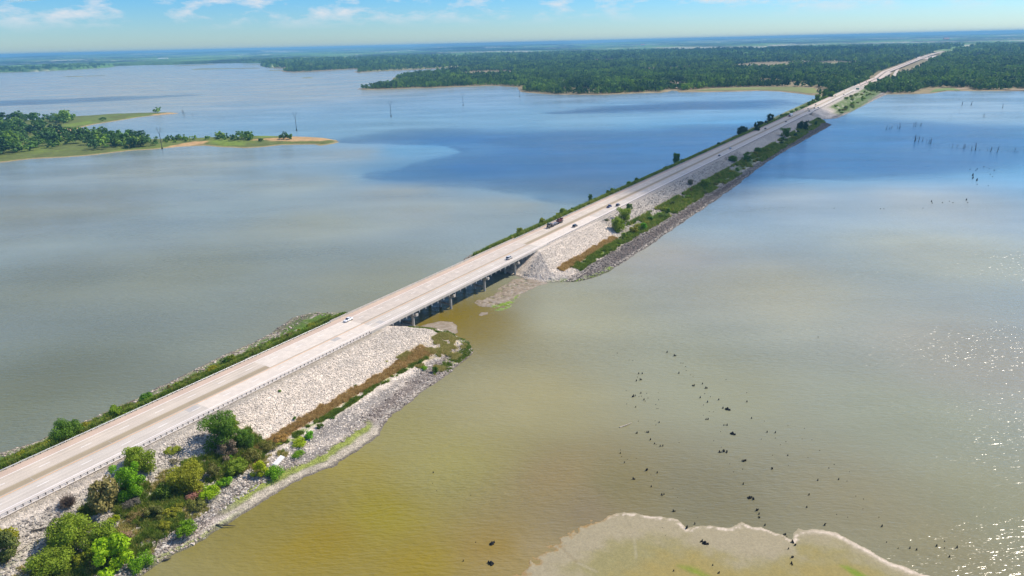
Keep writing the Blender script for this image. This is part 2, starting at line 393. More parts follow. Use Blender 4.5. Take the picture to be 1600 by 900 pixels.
    c = mixc(c, 'algae', al * sstep(7.6, 6.4, r - d + (n2 - .5) * 3) * sstep(3.0, 4.6, r - d)); c = mixc(c, 'sand', al * sstep(4.2, 3.2, r - d))
    c = mixc(c, 'algae', sstep(100, 84, s) * sstep(2.6, 1.6, r - d) * (d > 0) * .8)
    # left bank
    lf = sstep(-12.5, -14, d)
    c = mixc(c, 'rockgrey', lf * .6); c = mixc(c, 'dkgreen', lf * sstep(.30, .48, n1 * .6 + n2 * .4) * sstep(2, 6, q)); c = mixc(c, 'algae', lf * np.exp(-((q - 2.6) / 1.2) ** 2) * .8)
    bulge = (s > 188) * (s < 219) * sstep(-40, -43, d)
    c = mixc(c, 'wet', bulge * .4)
    c = mixc(c, 'wet', sstep(1.5, .4, q) * .85)
    return c * (.78 + .44 * n2[:, None])

M_BANK = groundmat('riprap_bank', nscale=.8, spread=.22, bump=.7, vor=2.2, fine=.35)
def bank(name, s0, s1, ds, d0, d1, dd):
    S = np.arange(s0, s1 + ds * .5, ds); D = np.arange(d0, d1 + dd * .5, dd)
    ss, dd_ = np.meshgrid(S, D, indexing='ij'); ss, dd_ = ss.ravel(), dd_.ravel()
    z, q, e, r, l = zland(ss, dd_)
    c = bankcol(ss, dd_, z, q, e, r, l)
    X, Y = XY(ss, dd_)
    n, m = len(S), len(D)
    idx = np.arange(n * m).reshape(n, m)
    f = np.stack([idx[:-1, :-1], idx[1:, :-1], idx[1:, 1:], idx[:-1, 1:]], -1).reshape(-1, 4)
    keep = (z[f] > -1.35).any(1); f = f[keep]
    o = link(name, make_mesh(name, np.stack([X, Y, z], 1), f, [M_BANK], cols=c, smooth=True))
    return tag(o, kind='structure')
bank('ground_near_causeway', -60, 236, .7, -64, 68, .7)
bank('ground_middle_causeway', 300, 760, 1.1, -44, 60, .9)
bank('ground_outer_causeway', 760, 1203, 2.2, -52, 62, 1.3)
bank('ground_far_causeway', 1196, 1900, 3.5, -60, 80, 2.0)

# ------------------------------------------------------------------ water
def idw(px, py, pts, power=3.0):
    P = np.array([pix(u, v) for u, v, *_ in pts]); Cc = np.array([lin(*c) for _, _, *c in pts])
    w = 0; t = 0
    for (x, y), c in zip(P, Cc):
        rr = math.hypot(x, y)
        k = 1 / (((px - x) ** 2 + (py - y) ** 2) / (rr * rr) + 1e-4) ** (power / 2)
        w = w + k; t = t + k[:, None] * c
    return t / w[:, None]
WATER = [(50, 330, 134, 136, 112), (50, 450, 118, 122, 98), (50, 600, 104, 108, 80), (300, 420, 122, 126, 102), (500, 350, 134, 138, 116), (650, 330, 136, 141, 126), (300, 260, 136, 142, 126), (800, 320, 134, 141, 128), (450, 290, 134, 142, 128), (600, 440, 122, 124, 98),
         (60, 140, 150, 150, 132), (450, 140, 150, 150, 132), (600, 200, 112, 144, 154), (720, 222, 78, 142, 182), (740, 262, 80, 142, 180), (860, 245, 78, 144, 184), (1000, 230, 80, 148, 188), (640, 235, 96, 142, 166), (660, 268, 92, 140, 166), (850, 305, 112, 142, 154), (900, 185, 108, 146, 164), (1000, 165, 108, 146, 168), (900, 150, 122, 146, 158), (1120, 200, 88, 148, 182), (550, 240, 132, 142, 134), (620, 300, 134, 140, 128), (900, 480, 144, 143, 112), (1200, 450, 157, 155, 127), (1500, 400, 156, 158, 134),  # blue of the cloud shade painted into the far water's body colour
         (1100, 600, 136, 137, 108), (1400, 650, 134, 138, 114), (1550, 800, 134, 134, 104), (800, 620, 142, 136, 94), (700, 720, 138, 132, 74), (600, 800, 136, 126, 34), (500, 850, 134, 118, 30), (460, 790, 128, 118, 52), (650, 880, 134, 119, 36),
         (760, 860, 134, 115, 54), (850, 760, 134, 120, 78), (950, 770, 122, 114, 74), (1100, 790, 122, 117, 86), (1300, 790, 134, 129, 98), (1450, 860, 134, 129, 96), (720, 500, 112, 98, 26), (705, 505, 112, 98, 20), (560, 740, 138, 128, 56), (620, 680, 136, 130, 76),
         (1500, 170, 132, 154, 160), (1300, 250, 80, 144, 182), (1400, 220, 84, 148, 184), (1540, 240, 96, 150, 178), (1250, 312, 140, 152, 152), (1180, 262, 84, 146, 182), (1450, 320, 146, 152, 144), (1000, 400, 150, 147, 128), (1560, 560, 148, 145, 125), (825, 862, 138, 124, 84), (870, 835, 132, 120, 84), (905, 812, 128, 116, 84), (790, 890, 138, 122, 72)]  # bluest points on this side also deepen the cloud shade by colour
def water():
    rr = np.concatenate([[0.0], np.geomspace(30, 52000, 170)])
    aa = np.concatenate([np.linspace(-52, 52, 300), np.linspace(58, 302, 40)]); aa = np.radians(aa)
    Rr, Aa = np.meshgrid(rr, aa, indexing='ij')
    X, Y = (Rr * np.sin(Aa)).ravel(), (Rr * np.cos(Aa)).ravel()
    X = np.clip(X, -27000, 27000); Y = np.clip(Y, -7000, 39000)
    wx = X + (fbm(X * .02, Y * .02, 3, 31) - .5) * 18; wy = Y + (fbm(X * .02, Y * .02, 3, 32) - .5) * 18
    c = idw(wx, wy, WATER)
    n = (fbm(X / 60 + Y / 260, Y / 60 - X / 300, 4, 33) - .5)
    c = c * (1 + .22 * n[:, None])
    n_, m_ = len(rr), len(aa); idx = np.arange(n_ * m_).reshape(n_, m_); nx = np.roll(idx, -1, 1)
    f = np.stack([idx[:-1], nx[:-1], nx[1:], idx[1:]], -1).reshape(-1, 4)[:, ::-1]
    m, nt, b, o = newmat('lake_water')
    b.inputs['IOR'].default_value = 1.34
    a = nt.nodes.new('ShaderNodeAttribute'); a.attribute_name = 'col'
    g = nt.nodes.new('ShaderNodeNewGeometry')
    def wave(scale, rot, sx, sy, detail):
        mp_ = nt.nodes.new('ShaderNodeMapping'); mp_.inputs['Rotation'].default_value = (0, 0, rot); mp_.inputs['Scale'].default_value = (sx, sy, 1)
        t = nt.nodes.new('ShaderNodeTexNoise'); t.inputs['Scale'].default_value = scale; t.inputs['Detail'].default_value = detail; t.inputs['Roughness'].default_value = .5
        nt.links.new(g.outputs['Position'], mp_.inputs['Vector']); nt.links.new(mp_.outputs[0], t.inputs['Vector']); return t
    t1 = wave(1.15, R_(-12), .3, 1, 2); t2 = wave(.4, R_(-20), .4, 1, 3)
    ad = nt.nodes.new('ShaderNodeMath'); ad.operation = 'MULTIPLY_ADD'; ad.inputs[1].default_value = 1.0
    nt.links.new(t2.outputs['Fac'], ad.inputs[0]); nt.links.new(t1.outputs['Fac'], ad.inputs[2])
    bp = nt.nodes.new('ShaderNodeBump'); bp.inputs['Strength'].default_value = .8; bp.inputs['Distance'].default_value = .3
    t5 = wave(.02, R_(-30), .3, 1, 4); r5 = nt.nodes.new('ShaderNodeMapRange'); r5.inputs['From Min'].default_value = .32; r5.inputs['From Max'].default_value = .66; r5.inputs['To Min'].default_value = .5; r5.inputs['To Max'].default_value = 1.35
    nt.links.new(t5.outputs['Fac'], r5.inputs['Value']); nt.links.new(r5.outputs[0], bp.inputs['Strength'])
    nt.links.new(ad.outputs[0], bp.inputs['Height']); nt.links.new(bp.outputs[0], b.inputs['Normal'])
    # silt clouds and wind streaks of the water itself
    t3 = wave(.012, R_(-25), .35, 1, 5)
    r = nt.nodes.new('ShaderNodeMapRange'); r.inputs['From Min'].default_value = .3; r.inputs['From Max'].default_value = .7; r.inputs['To Min'].default_value = .84; r.inputs['To Max'].default_value = 1.16
    x = nt.nodes.new('ShaderNodeVectorMath'); x.operation = 'SCALE'
    nt.links.new(t3.outputs['Fac'], r.inputs['Value']); nt.links.new(r.outputs[0], x.inputs['Scale']); nt.links.new(a.outputs['Color'], x.inputs[0]); nt.links.new(x.outputs[0], b.inputs['Base Color'])
    r3 = nt.nodes.new('ShaderNodeMapRange'); r3.inputs['From Min'].default_value = .35; r3.inputs['From Max'].default_value = .65; r3.inputs['To Min'].default_value = .15; r3.inputs['To Max'].default_value = .26
    nt.links.new(t3.outputs['Fac'], r3.inputs['Value']); nt.links.new(r3.outputs[0], b.inputs['Roughness'])
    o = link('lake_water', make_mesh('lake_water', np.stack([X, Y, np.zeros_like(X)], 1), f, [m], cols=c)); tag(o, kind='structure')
water()
lb = MB(); lb.box(-27000, 27000, -7000, 39000, -3.2, -3.0)
tag(lb.build('lake_bed', M_CONCD), kind='structure')

# ------------------------------------------------------------------ patches of low ground drawn from their shorelines
M_SOILP = groundmat('shore_ground', nscale=.25, spread=.3, bump=.3)
M_MUD = groundmat('mud', nscale=1.6, spread=.16, bump=.25, rough=.75, fine=.3)
def patch(name, ipoly, step, height, colfn, wob=1.0, wscale=.1, mat=None, ramp=.12, world=False, holes=0.0, west=None):
    poly = np.array(ipoly if world else [pix(u, v) for u, v in ipoly])
    x0, y0 = poly.min(0) - step * 4; x1, y1 = poly.max(0) + step * 4
    X, Y = np.meshgrid(np.arange(x0, x1, step), np.arange(y0, y1, step), indexing='ij'); sh = X.shape; X, Y = X.ravel(), Y.ravel()
    q = poly_sd(X, Y, poly) + (fbm(X * wscale, Y * wscale, 4, 41) - .5) * 2 * wob
    if west is not None: q = q + sstep(west + 6, west - 8, X) * (fbm(X * .7, Y * .7, 4, 44) - .53) * 7
    z = np.where(q > 0, .03 + np.minimum(q * ramp, height) * (.75 + .5 * fbm(X * .05 / wscale * .1, Y * .05, 3, 42)), q * .2)
    if holes: z = z - holes * sstep(.55, .68, fbm(X * wscale * 1.3, Y * wscale * 2.2, 4, 43))
    z = np.maximum(z, -1)
    c = colfn(X, Y, q)
    idx = np.arange(sh[0] * sh[1]).reshape(sh)
    f = np.stack([idx[:-1, :-1], idx[1:, :-1], idx[1:, 1:], idx[:-1, 1:]], -1).reshape(-1, 4)
    f = f[(z[f] > -.9).any(1)]
    o = link(name, make_mesh(name, np.stack([X, Y, z], 1), f, [mat or M_SOILP], cols=c, smooth=True)); tag(o, kind='structure'); return o, poly

PEN = [(-140, 275), (0, 254), (50, 248.5), (100, 246), (140, 243), (200, 236), (240, 233.5), (280, 229.5), (320, 227.5), (345, 230), (380, 231.5), (410, 230), (440, 226.5), (490, 226), (500, 228), (520, 225), (531, 222), (526, 219), (510, 216), (490, 214.3), (470, 213.5), (430, 212.6), (400, 212.2), (380, 213), (340, 214), (300, 216), (240, 217), (200, 217), (160, 216), (135, 211), (122, 204), (128, 199), (150, 194), (180, 189.5), (215, 183.5), (245, 180), (275, 177.6), (280, 176.8), (270, 175.8), (240, 176), (180, 178), (120, 182), (60, 187), (0, 190), (-140, 197)]
def pencol(X, Y, q):
    n = fbm(X * .03, Y * .03, 4, 51); n2 = fbm(X * .12, Y * .12, 3, 52)
    c = np.tile(np.array((0.12, 0.15, 0.04)), (len(X), 1))
    c = mixc(c, 'green', sstep(.5, .62, n) * .25)
    sand = np.array((0.46, 0.30, 0.14))
    def sp(ip, w, k=1.0):
        nonlocal c
        t = (sstep(-w, w, poly_sd(X, Y, [pix(*p) for p in ip]) + (n2 - .5) * w * 2) * k)[:, None]; c = c * (1 - t) + sand * t
    sp([(95, 203), (122, 201), (128, 208), (100, 211), (90, 207)], 4)
    sp([(420, 219), (470, 213), (525, 219), (500, 222), (450, 222.5), (420, 222)], 5)
    sp([(260, 231), (300, 223), (325, 222), (320, 226.5), (280, 230)], 4)
    sp([(395, 219), (430, 217), (430, 220), (395, 221)], 4, .8)
    sp([(238, 180), (262, 177), (279, 177), (250, 181)], 3, .9)
    for ip in ([(325, 223), (345, 220), (380, 223), (385, 229), (350, 229)], [(400, 214), (432, 213.5), (430, 216), (400, 217)], [(105, 201), (130, 196), (150, 193), (140, 190), (100, 196)]):
        c = mixc(c, 'green', sstep(-4, 4, poly_sd(X, Y, [pix(*p) for p in ip])) * .5)
    t = (sstep(7, 3, q + (n2 - .5) * 3) * .8)[:, None]; c = c * (1 - t) + np.array((0.36, 0.28, 0.15)) * t
    return c * (.75 + .5 * n2[:, None])
_, PENW = patch('ground_wooded_peninsula', PEN, 3.0, 1.6, pencol, wob=3, wscale=.05)

BAR = [(800, 905), (830, 878), (855, 860), (880, 838), (905, 822), (925, 813), (948, 806), (975, 801), (1000, 802.5), (1022, 806), (1045, 808), (1062, 815), (1073, 825), (1085, 822), (1110, 821), (1135, 823), (1160, 816), (1175, 822), (1190, 822), (1205, 829), (1220, 834), (1228, 839), (1237, 842), (1242, 832), (1248, 827), (1255, 828), (1275, 826), (1305, 832), (1330, 843), (1358, 860), (1385, 875), (1420, 888), (1452, 900), (1500, 930), (1500, 990), (760, 990), (770, 930)]
def barcol(X, Y, q):
    n = fbm(X * .25, Y * .25, 4, 61); n2 = fbm(X * 1.2, Y * 1.2, 3, 62)
    c = np.tile(np.array(lin(152, 143, 116)), (len(X), 1))
    g = np.array(lin(136, 130, 86)); o_ = np.array(lin(146, 132, 78)); gr = np.array(lin(112, 132, 36))
    def b(ip, w, colr, k=1.0):
        nonlocal c
        t = (sstep(-w, w, poly_sd(X, Y, [pix(*p) for p in ip]) + (n - .5) * w * 2.2) * k)[:, None]; c = c * (1 - t) + colr * t
    b([(880, 930), (905, 880), (960, 845), (1040, 843), (1110, 868), (1160, 886), (1230, 874), (1262, 852), (1320, 856), (1400, 900), (1420, 960), (900, 960)], 5.5, g, .9)
    b([(930, 930), (985, 895), (1035, 868), (1090, 866), (1140, 888), (1180, 900), (1230, 888), (1275, 868), (1320, 875), (1370, 905), (1370, 960), (940, 960)], 4.5, o_, .85)
    b([(1060, 885), (1080, 886), (1110, 900), (1100, 905)], 1.2, gr, .8); b([(1312, 884), (1325, 885), (1360, 905), (1345, 906)], .9, gr, .95)
    # drag marks
    for ip in ([(862, 843), (868, 846), (905, 880), (898, 878)], ):
        b(ip, .5, np.array(lin(118, 104, 72)), .5)
    b([(903, 878), (935, 894), (933, 896), (901, 881)], .3, np.array(lin(160, 152, 128)), .5)
    b([(975, 802), (985, 820), (986, 822), (972, 803)], .4, np.array(lin(116, 110, 88)), .5); b([(991, 840), (996, 870), (993, 875), (990, 843)], .3, np.array(lin(160, 154, 130)), .45)
    east = sstep(pix(930, 815)[0] - 2, pix(960, 808)[0] + 4, X)
    t = (np.exp(-((q - .75 - (n2 - .5)) / (.15 + .45 * n)) ** 2) * sstep(.38, .55, n * .5 + n2 * .5) * east * .8)[:, None]
    c = c * (1 - t) + np.array((0.68, 0.58, 0.47)) * t
    e2 = sstep(pix(1245, 840)[0], pix(1290, 835)[0], X)
    t = (np.exp(-((q - 1.0 - (n2 - .5)) / .8) ** 2) * e2 * .6)[:, None]; c = c * (1 - t) + np.array((0.68, 0.58, 0.47)) * t
    t = ((1 - east) * sstep(1.6, .2, q) * .8)[:, None]; c = c * (1 - t) + np.array(lin(148, 118, 66)) * t
    return c * (.9 + .2 * n2[:, None])
patch('mud_bar', BAR, .45, .12, barcol, wob=1.1, wscale=.28, mat=M_MUD, ramp=.012, west=pix(940, 806)[0])

def mudcol(X, Y, q):
    n = fbm(X * .8, Y * .8, 4, 71)
    c = np.tile(np.array((0.29, 0.24, 0.175)), (len(X), 1))
    gp = poly_sd(X, Y, [pix(*p) for p in [(766, 486), (768, 478), (785, 474), (800, 470), (806, 462), (812, 460), (806, 470), (800, 480), (785, 486)]])
    c = mixc(c, 'green', sstep(-.6, .8, gp + (n - .5) * 2) * (X > -40)); c = mixc(c, 'wet', sstep(.5, .1, q) * .7); c = mixc(c, 'rocklow', sstep(.5, .62, n) * .5)
    return c * (.7 + .6 * n[:, None])
patch('mud_flat_beyond_bridge', [(742, 473), (748, 468), (762, 464), (775, 456), (785, 447), (800, 436), (830, 432), (850, 436), (856, 443), (838, 448), (822, 456), (812, 462), (806, 470), (798, 481), (782, 487), (768, 486), (762, 480), (750, 478)], .45, .3, mudcol, wob=1.6, wscale=.3, mat=M_MUD, holes=.6)
patch('mud_flat_islet', [(748, 492), (752, 488), (762, 488), (762, 491), (752, 493.5)], .35, .2, mudcol, wob=.4, wscale=.4, mat=M_MUD)
patch('mud_flat_near_bridge', [(650, 512), (668, 506), (688, 502), (708, 503), (714, 510), (716, 520), (704, 524), (680, 519)], .45, .3, mudcol, wob=.8, wscale=.3, mat=M_MUD)
def thincol(X, Y, q): return np.tile(np.array((0.2, 0.21, 0.1)), (len(X), 1)) * (.6 + .8 * fbm(X * .02, Y * .02, 3, 4)[:, None])
for nm, pl in (('low_islet', [(470, 121.8), (476, 121), (488, 121), (489, 122), (474, 122.4)]), ('low_islet', [(100, 119.6), (130, 118.9), (132, 119.6), (104, 120.4)]), ('low_islet', [(133, 118.7), (165, 118.0), (166, 118.4), (134, 119.2)]),
               ('low_spit', [(272, 102.9), (300, 101.5), (335, 99.9), (336, 100.7), (300, 102.6), (274, 103.5)]), ('low_spit', [(300, 108.2), (312, 107.1), (350, 107), (405, 106), (406, 106.9), (350, 107.9), (302, 109)]), ('low_spit', [(420, 109.8), (445, 109.3), (446, 110.3), (422, 110.6)]), ('low_spit', [(381, 101.4), (408, 100.6), (408, 101.3), (381, 102)])):
    patch(nm, pl, 9 if pix(*pl[0])[1] < 4300 else 22, 1.2, thincol, wob=3, wscale=.01)

# ------------------------------------------------------------------ the mainland
SHORE = [(-260, 123), (0, 113.6), (60, 111.6), (120, 108.6), (160, 106.2), (178, 104.6), (182, 103.2), (215, 102), (270, 101.2), (330, 99.2), (370, 98.6), (408, 98.8), (410, 100.8), (404, 103), (412, 105.2), (425, 106.6), (450, 107.4), (452, 108.6), (437, 110.4), (440, 112), (455, 113.2), (480, 112.5), (500, 111.2), (530, 109.4), (550, 108.2), (562, 109.4), (552, 112.6), (560, 113.9), (585, 111.8), (640, 109.3), (690, 106.8), (720, 104.6), (745, 103.0), (752, 104.2), (735, 107.4), (700, 112), (660, 115.5), (628, 118.5), (614, 121.5), (613, 124), (618, 126), (600, 131.5), (578, 136.5), (560, 138.2), (556, 139.6), (575, 140.3), (600, 139.8), (634, 138.8), (690, 137.1), (740, 135), (765, 134.2), (785, 135.4), (804, 136.6), (807, 140), (808, 143.2), (820, 145.2), (835, 146.2), (862, 147.8), (900, 148.4), (935, 148.4), (970, 147.4), (1000, 146), (1030, 145), (1048, 143.6), (1056, 141), (1060, 144.2), (1100, 144.4), (1150, 143.2), (1180, 142.4), (1215, 143.4), (1245, 146), (1266, 149.5), (1275, 153), (1300, 150), (1345, 146), (1368, 149.5), (1390, 147.3), (1420, 147), (1450, 146.6), (1464, 144.6), (1480, 142.6), (1520, 142.8), (1600, 142.8), (1700, 140), (1860, 132)]
M_LAND = groundmat('land_cover', nscale=.03, spread=.4, bump=0)
def mainland():
    pts = [pix(u, v) for u, v in SHORE]
    dense = []
    for a, b in zip(pts[:-1], pts[1:]):
        Ld = np.linalg.norm(b - a); k = max(1, int(Ld / 22)); k = min(k, 60)
        for i in range(k):
            p = a + (b - a) * i / k; dense.append(p)
    dense.append(pts[-1]); P = np.array(dense)
    P = P + np.stack([(fbm(P[:, 0] * .012, P[:, 1] * .012, 3, 81) - .5), (fbm(P[:, 0] * .012, P[:, 1] * .012, 3, 82) - .5)], 1) * 26
    t = np.gradient(P, axis=0); t /= np.linalg.norm(t, axis=1)[:, None] + 1e-9
    nrm = np.stack([-t[:, 1], t[:, 0]], 1)                      # points inland (shore walked left to right, land beyond)
    W = 9 + 14 * fbm(P[:, 0] * .006, P[:, 1] * .006, 3, 83)
    inner = P + nrm * W[:, None]
    far = [(26800, P[-1][1] - 400), (26800, 38800), (-26800, 38800), (-26800, P[0][1] + 400)]
    nO = len(P)
    V = [(x, y, -.6) for x, y in P] + [(x, y, .9) for x, y in inner] + [(x, y, 1.4) for x, y in far]
    F = [(i, i + 1, nO + i + 1, nO + i) for i in range(nO - 1)]
    ring = [Vector((x, y, 0)) for x, y in inner] + [Vector((x, y, 0)) for x, y in far]
    tri = tessellate_polygon([ring]); F += [tuple(nO + i for i in q) for q in tri]
    sand = np.array((0.38, 0.29, 0.17)); grn = np.array((0.085, 0.105, 0.035))
    c = np.zeros((len(V), 3)); c[:nO] = sand * .8; c[nO:2 * nO] = (sand * .6 + grn * .4); c[2 * nO:] = grn
    o = link('ground_mainland', make_mesh('ground_mainland', V, F, [M_LAND], cols=c)); tag(o, kind='structure')
    return P, inner, np.array(list(map(tuple, P)) + [tuple(p) for p in far])
SHW, INNER, LANDPOLY = mainland()

# ------------------------------------------------------------------ highway
cl_pix = [(1368, 122, 6.5), (1384, 112, 6.5), (1420, 98, 6.5), (1450, 86.5, 6.5), (1470, 81, 7), (1490, 77, 8), (1510, 73, 10)]
cl = [(s, 0.0, 9.5) for s in (-70, 200, 343, 1000, 1500, 1700)] + [(2000, 0, 8.3), (2300, 0, 7)]
for u, v, z in cl_pix[1:]:
    a, b = sd(u, v, z); cl.append((a, b, z))
clS, clD, clZ = map(np.array, zip(*cl))
def road_d(s): return np.interp(s, clS, clD)
def road_z(s): return np.interp(s, clS, clZ)
def pavement_mat():
    m, n, b, o = newmat('pavement'); b.inputs['Roughness'].default_value = .85; b.inputs['Specular IOR Level'].default_value = .2
    uv = n.nodes.new('ShaderNodeUVMap'); sp = n.nodes.new('ShaderNodeSeparateXYZ'); n.links.new(uv.outputs[0], sp.inputs[0])
    mr_ = n.nodes.new('ShaderNodeMapRange'); mr_.inputs['From Min'].default_value = -12.6; mr_.inputs['From Max'].default_value = 12.6; n.links.new(sp.outputs['Y'], mr_.inputs['Value'])
    rp_ = n.nodes.new('ShaderNodeValToRGB'); rp_.color_ramp.interpolation = 'LINEAR'
    st = [(-12.6, (.47, .42, .34)), (-11.9, (.52, .41, .32)), (-8.9, (.55, .43, .34)), (-8.3, (.57, .50, .41)), (-7.5, (.52, .455, .37)), (-6.6, (.58, .51, .42)), (-5.6, (.53, .465, .38)), (-4.7, (.60, .53, .44)), (-3.8, (.54, .475, .39)), (-2.9, (.59, .52, .43)), (-2, (.53, .465, .38)), (-1.3, (.36, .30, .20)), (1.1, (.34, .285, .195)), (1.35, (.50, .46, .40)), (2.9, (.52, .475, .41)), (3.7, (.58, .53, .46)), (4.5, (.53, .485, .42)), (5.3, (.60, .55, .475)), (6.2, (.51, .465, .40)), (7.1, (.57, .52, .45)), (8, (.52, .475, .41)), (9.3, (.60, .55, .49)), (12.6, (.58, .53, .46))]
    e = rp_.color_ramp.elements
    while len(e) < len(st): e.new(.5)
    for k, (d, c) in zip(e, st): k.position = (d + 12.6) / 25.2; k.color = (*c, 1)
    n.links.new(mr_.outputs[0], rp_.inputs[0])
    # long streaks of wear, blotches, joints
    def nz_(sx, sy, sc, det):
        mp_ = n.nodes.new('ShaderNodeMapping'); mp_.inputs['Scale'].default_value = (sx, sy, 1); t = n.nodes.new('ShaderNodeTexNoise'); t.inputs['Scale'].default_value = sc; t.inputs['Detail'].default_value = det
        n.links.new(uv.outputs[0], mp_.inputs[0]); n.links.new(mp_.outputs[0], t.inputs[0]); return t
    a = nz_(.02, 1, 1.6, 4); c2 = nz_(1, 1, .12, 5); c3 = nz_(1, 1, 2.5, 3)
    ad = n.nodes.new('ShaderNodeMath'); ad.operation = 'ADD'; n.links.new(a.outputs['Fac'], ad.inputs[0]); n.links.new(c2.outputs['Fac'], ad.inputs[1])
    ad2 = n.nodes.new('ShaderNodeMath'); ad2.operation = 'ADD'; n.links.new(ad.outputs[0], ad2.inputs[0]); n.links.new(c3.outputs['Fac'], ad2.inputs[1])
    r = n.nodes.new('ShaderNodeMapRange'); r.inputs['From Min'].default_value = 1.1; r.inputs['From Max'].default_value = 1.9; r.inputs['To Min'].default_value = .84; r.inputs['To Max'].default_value = 1.14
    n.links.new(ad2.outputs[0], r.inputs['Value'])
    x = n.nodes.new('ShaderNodeVectorMath'); x.operation = 'SCALE'; n.links.new(rp_.outputs[0], x.inputs[0]); n.links.new(r.outputs[0], x.inputs['Scale']); n.links.new(x.outputs[0], b.inputs['Base Color'])
    return m
M_PAVE = pavement_mat()
def strip(name, s0, s1, da, db, dz, mat, step=8.0, uv=True, off=0.0):
    S = np.linspace(s0, s1, max(2, int((s1 - s0) / step) + 1)); v = []; u = []
    for s in S:
        for d in (da, db):
            p = xy(s, d + float(road_d(s)) + off); v.append((p[0], p[1], float(road_z(s)) + dz)); u.append((s, d))
    k = len(S); f = [(2 * i, 2 * i + 1, 2 * i + 3, 2 * i + 2) for i in range(k - 1)]
    return v, f, u
def add_strips(name, specs, mat, kind='structure', parent=None):
    V, F, U = [], [], []
    for sp_ in specs:
        v, f, u = strip(name, *sp_[:4], sp_[4], None, step=sp_[5] if len(sp_) > 5 else 8)
        b = len(V); V += v; F += [tuple(b + i for i in q) for q in f]; U += u
    o = link(name, make_mesh(name, V, F, [mat], uv=U), parent)
    if not parent: tag(o, kind=kind)
    return o
add_strips('road', [(-65, 1900, -12.4, 12.4, 0, 6)], M_PAVE)
# beyond the lake the two carriageways run side by side
def nrange(a, b, c):
    while a < b: yield a; a += c
add_strips('road_far', [(1900, 6500, -12.4, -1.5, .02, 40), (1900, 6500, 1.5, 12.4, .02, 40)], plain('far_pavement', (.58, .48, .39), .85, noise=.08, scale=.02))
M_SLAB = plain('new_concrete', (.645, .58, .495), .85, noise=.08, scale=.4)
M_SLAB2 = plain('old_concrete', (.54, .475, .40), .85, noise=.1, scale=.3)
M_ASPH = plain('asphalt_patch', (.44, .42, .39), .85, noise=.1)
add_strips('pavement_light_slab', [(118, 200, 2.0, 11.9, .004), (343, 425, 2.0, 11.9, .004), (150, 200, -8.2, 1.0, .004)], M_SLAB)
add_strips('pavement_old_slab', [(200, 343, -8.3, .6, .004)], M_SLAB2)
add_strips('pavement_patch', [(113, 117, 2.1, 5.2, .004), (180, 184, 2.2, 5, .008), (204, 207, 5.4, 8.7, .008)], M_ASPH)
M_LW = plain('road_paint_white', (.82, .80, .76), .6, noise=.08); M_LY = plain('road_paint_orange', (.72, .38, .12), .6, noise=.1)
add_strips('road_marking_white_edge', [(-65, 1900, -8.62, -8.36, .012), (-65, 1900, 8.86, 9.12, .012)], M_LW)
add_strips('road_marking_yellow_edge', [(-65, 1900, 1.75, 2.05, .012)], M_LY)
add_strips('road_marking_lane_dashes', [(s, s + 3.2, d - .12, d + .12, .012, 4) for d in (-4.7, 5.3) for s in np.arange(-60 + (3 if d > 0 else 8), 1500, 12.2)], M_LW)
add_strips('road_marking_cracks', [(s, s + .12, a, b, .014, 4) for s, a, b in ((131, -8, -1.5), (171, -8, -1.5), (212, -8, 1), (249, -8, 9), (300, -8, 9), (341, -8, 9), (88.6, -1.2, 1.2), (66, -1.2, 1.2))], M_ASPH)

# frontage road, ramp and the crossing road beyond the lake
def ribbon(name, ip, w, z, mat):
    P = np.array([pix(u, v, z) for u, v in ip]); t = np.gradient(P, axis=0); t /= np.linalg.norm(t, axis=1)[:, None]; n = np.stack([t[:, 1], -t[:, 0]], 1)
    V = []
    for p, q in zip(P, n): V += [(*(p - q * w / 2), z), (*(p + q * w / 2), z)]
    o = link(name, make_mesh(name, V, [(2 * i, 2 * i + 1, 2 * i + 3, 2 * i + 2) for i in range(len(P) - 1)], [mat])); return tag(o, kind='structure')
M_FROAD = plain('pale_side_road', (.58, .50, .42), .85, noise=.1, scale=.02)
ribbon('exit_ramp', [(1352, 134.5), (1366, 127.5), (1376, 122), (1384, 117.5), (1392, 113)], 9, 6.2, M_FROAD)
ribbon('frontage_road', [(1377, 131), (1386, 127), (1395, 121), (1404, 106), (1413, 102.5), (1421, 99.5)], 9, 2.2, M_FROAD)
ribbon('side_road', [(1445, 92.5), (1452, 90), (1462, 87)], 30, 2.4, M_FROAD)
ribbon('crossing_road', [(1425, 84), (1432, 88), (1438, 91)], 22, 2.6, M_FROAD)
ribbon('far_side_road', [(1552, 82.5), (1575, 82.2), (1600, 81.9), (1640, 81.5)], 42, 12.5, M_FROAD)
ribbon('far_junction_road', [(1484, 83.2), (1495, 82.6), (1503, 82.6)], 30, 2.6, M_FROAD)

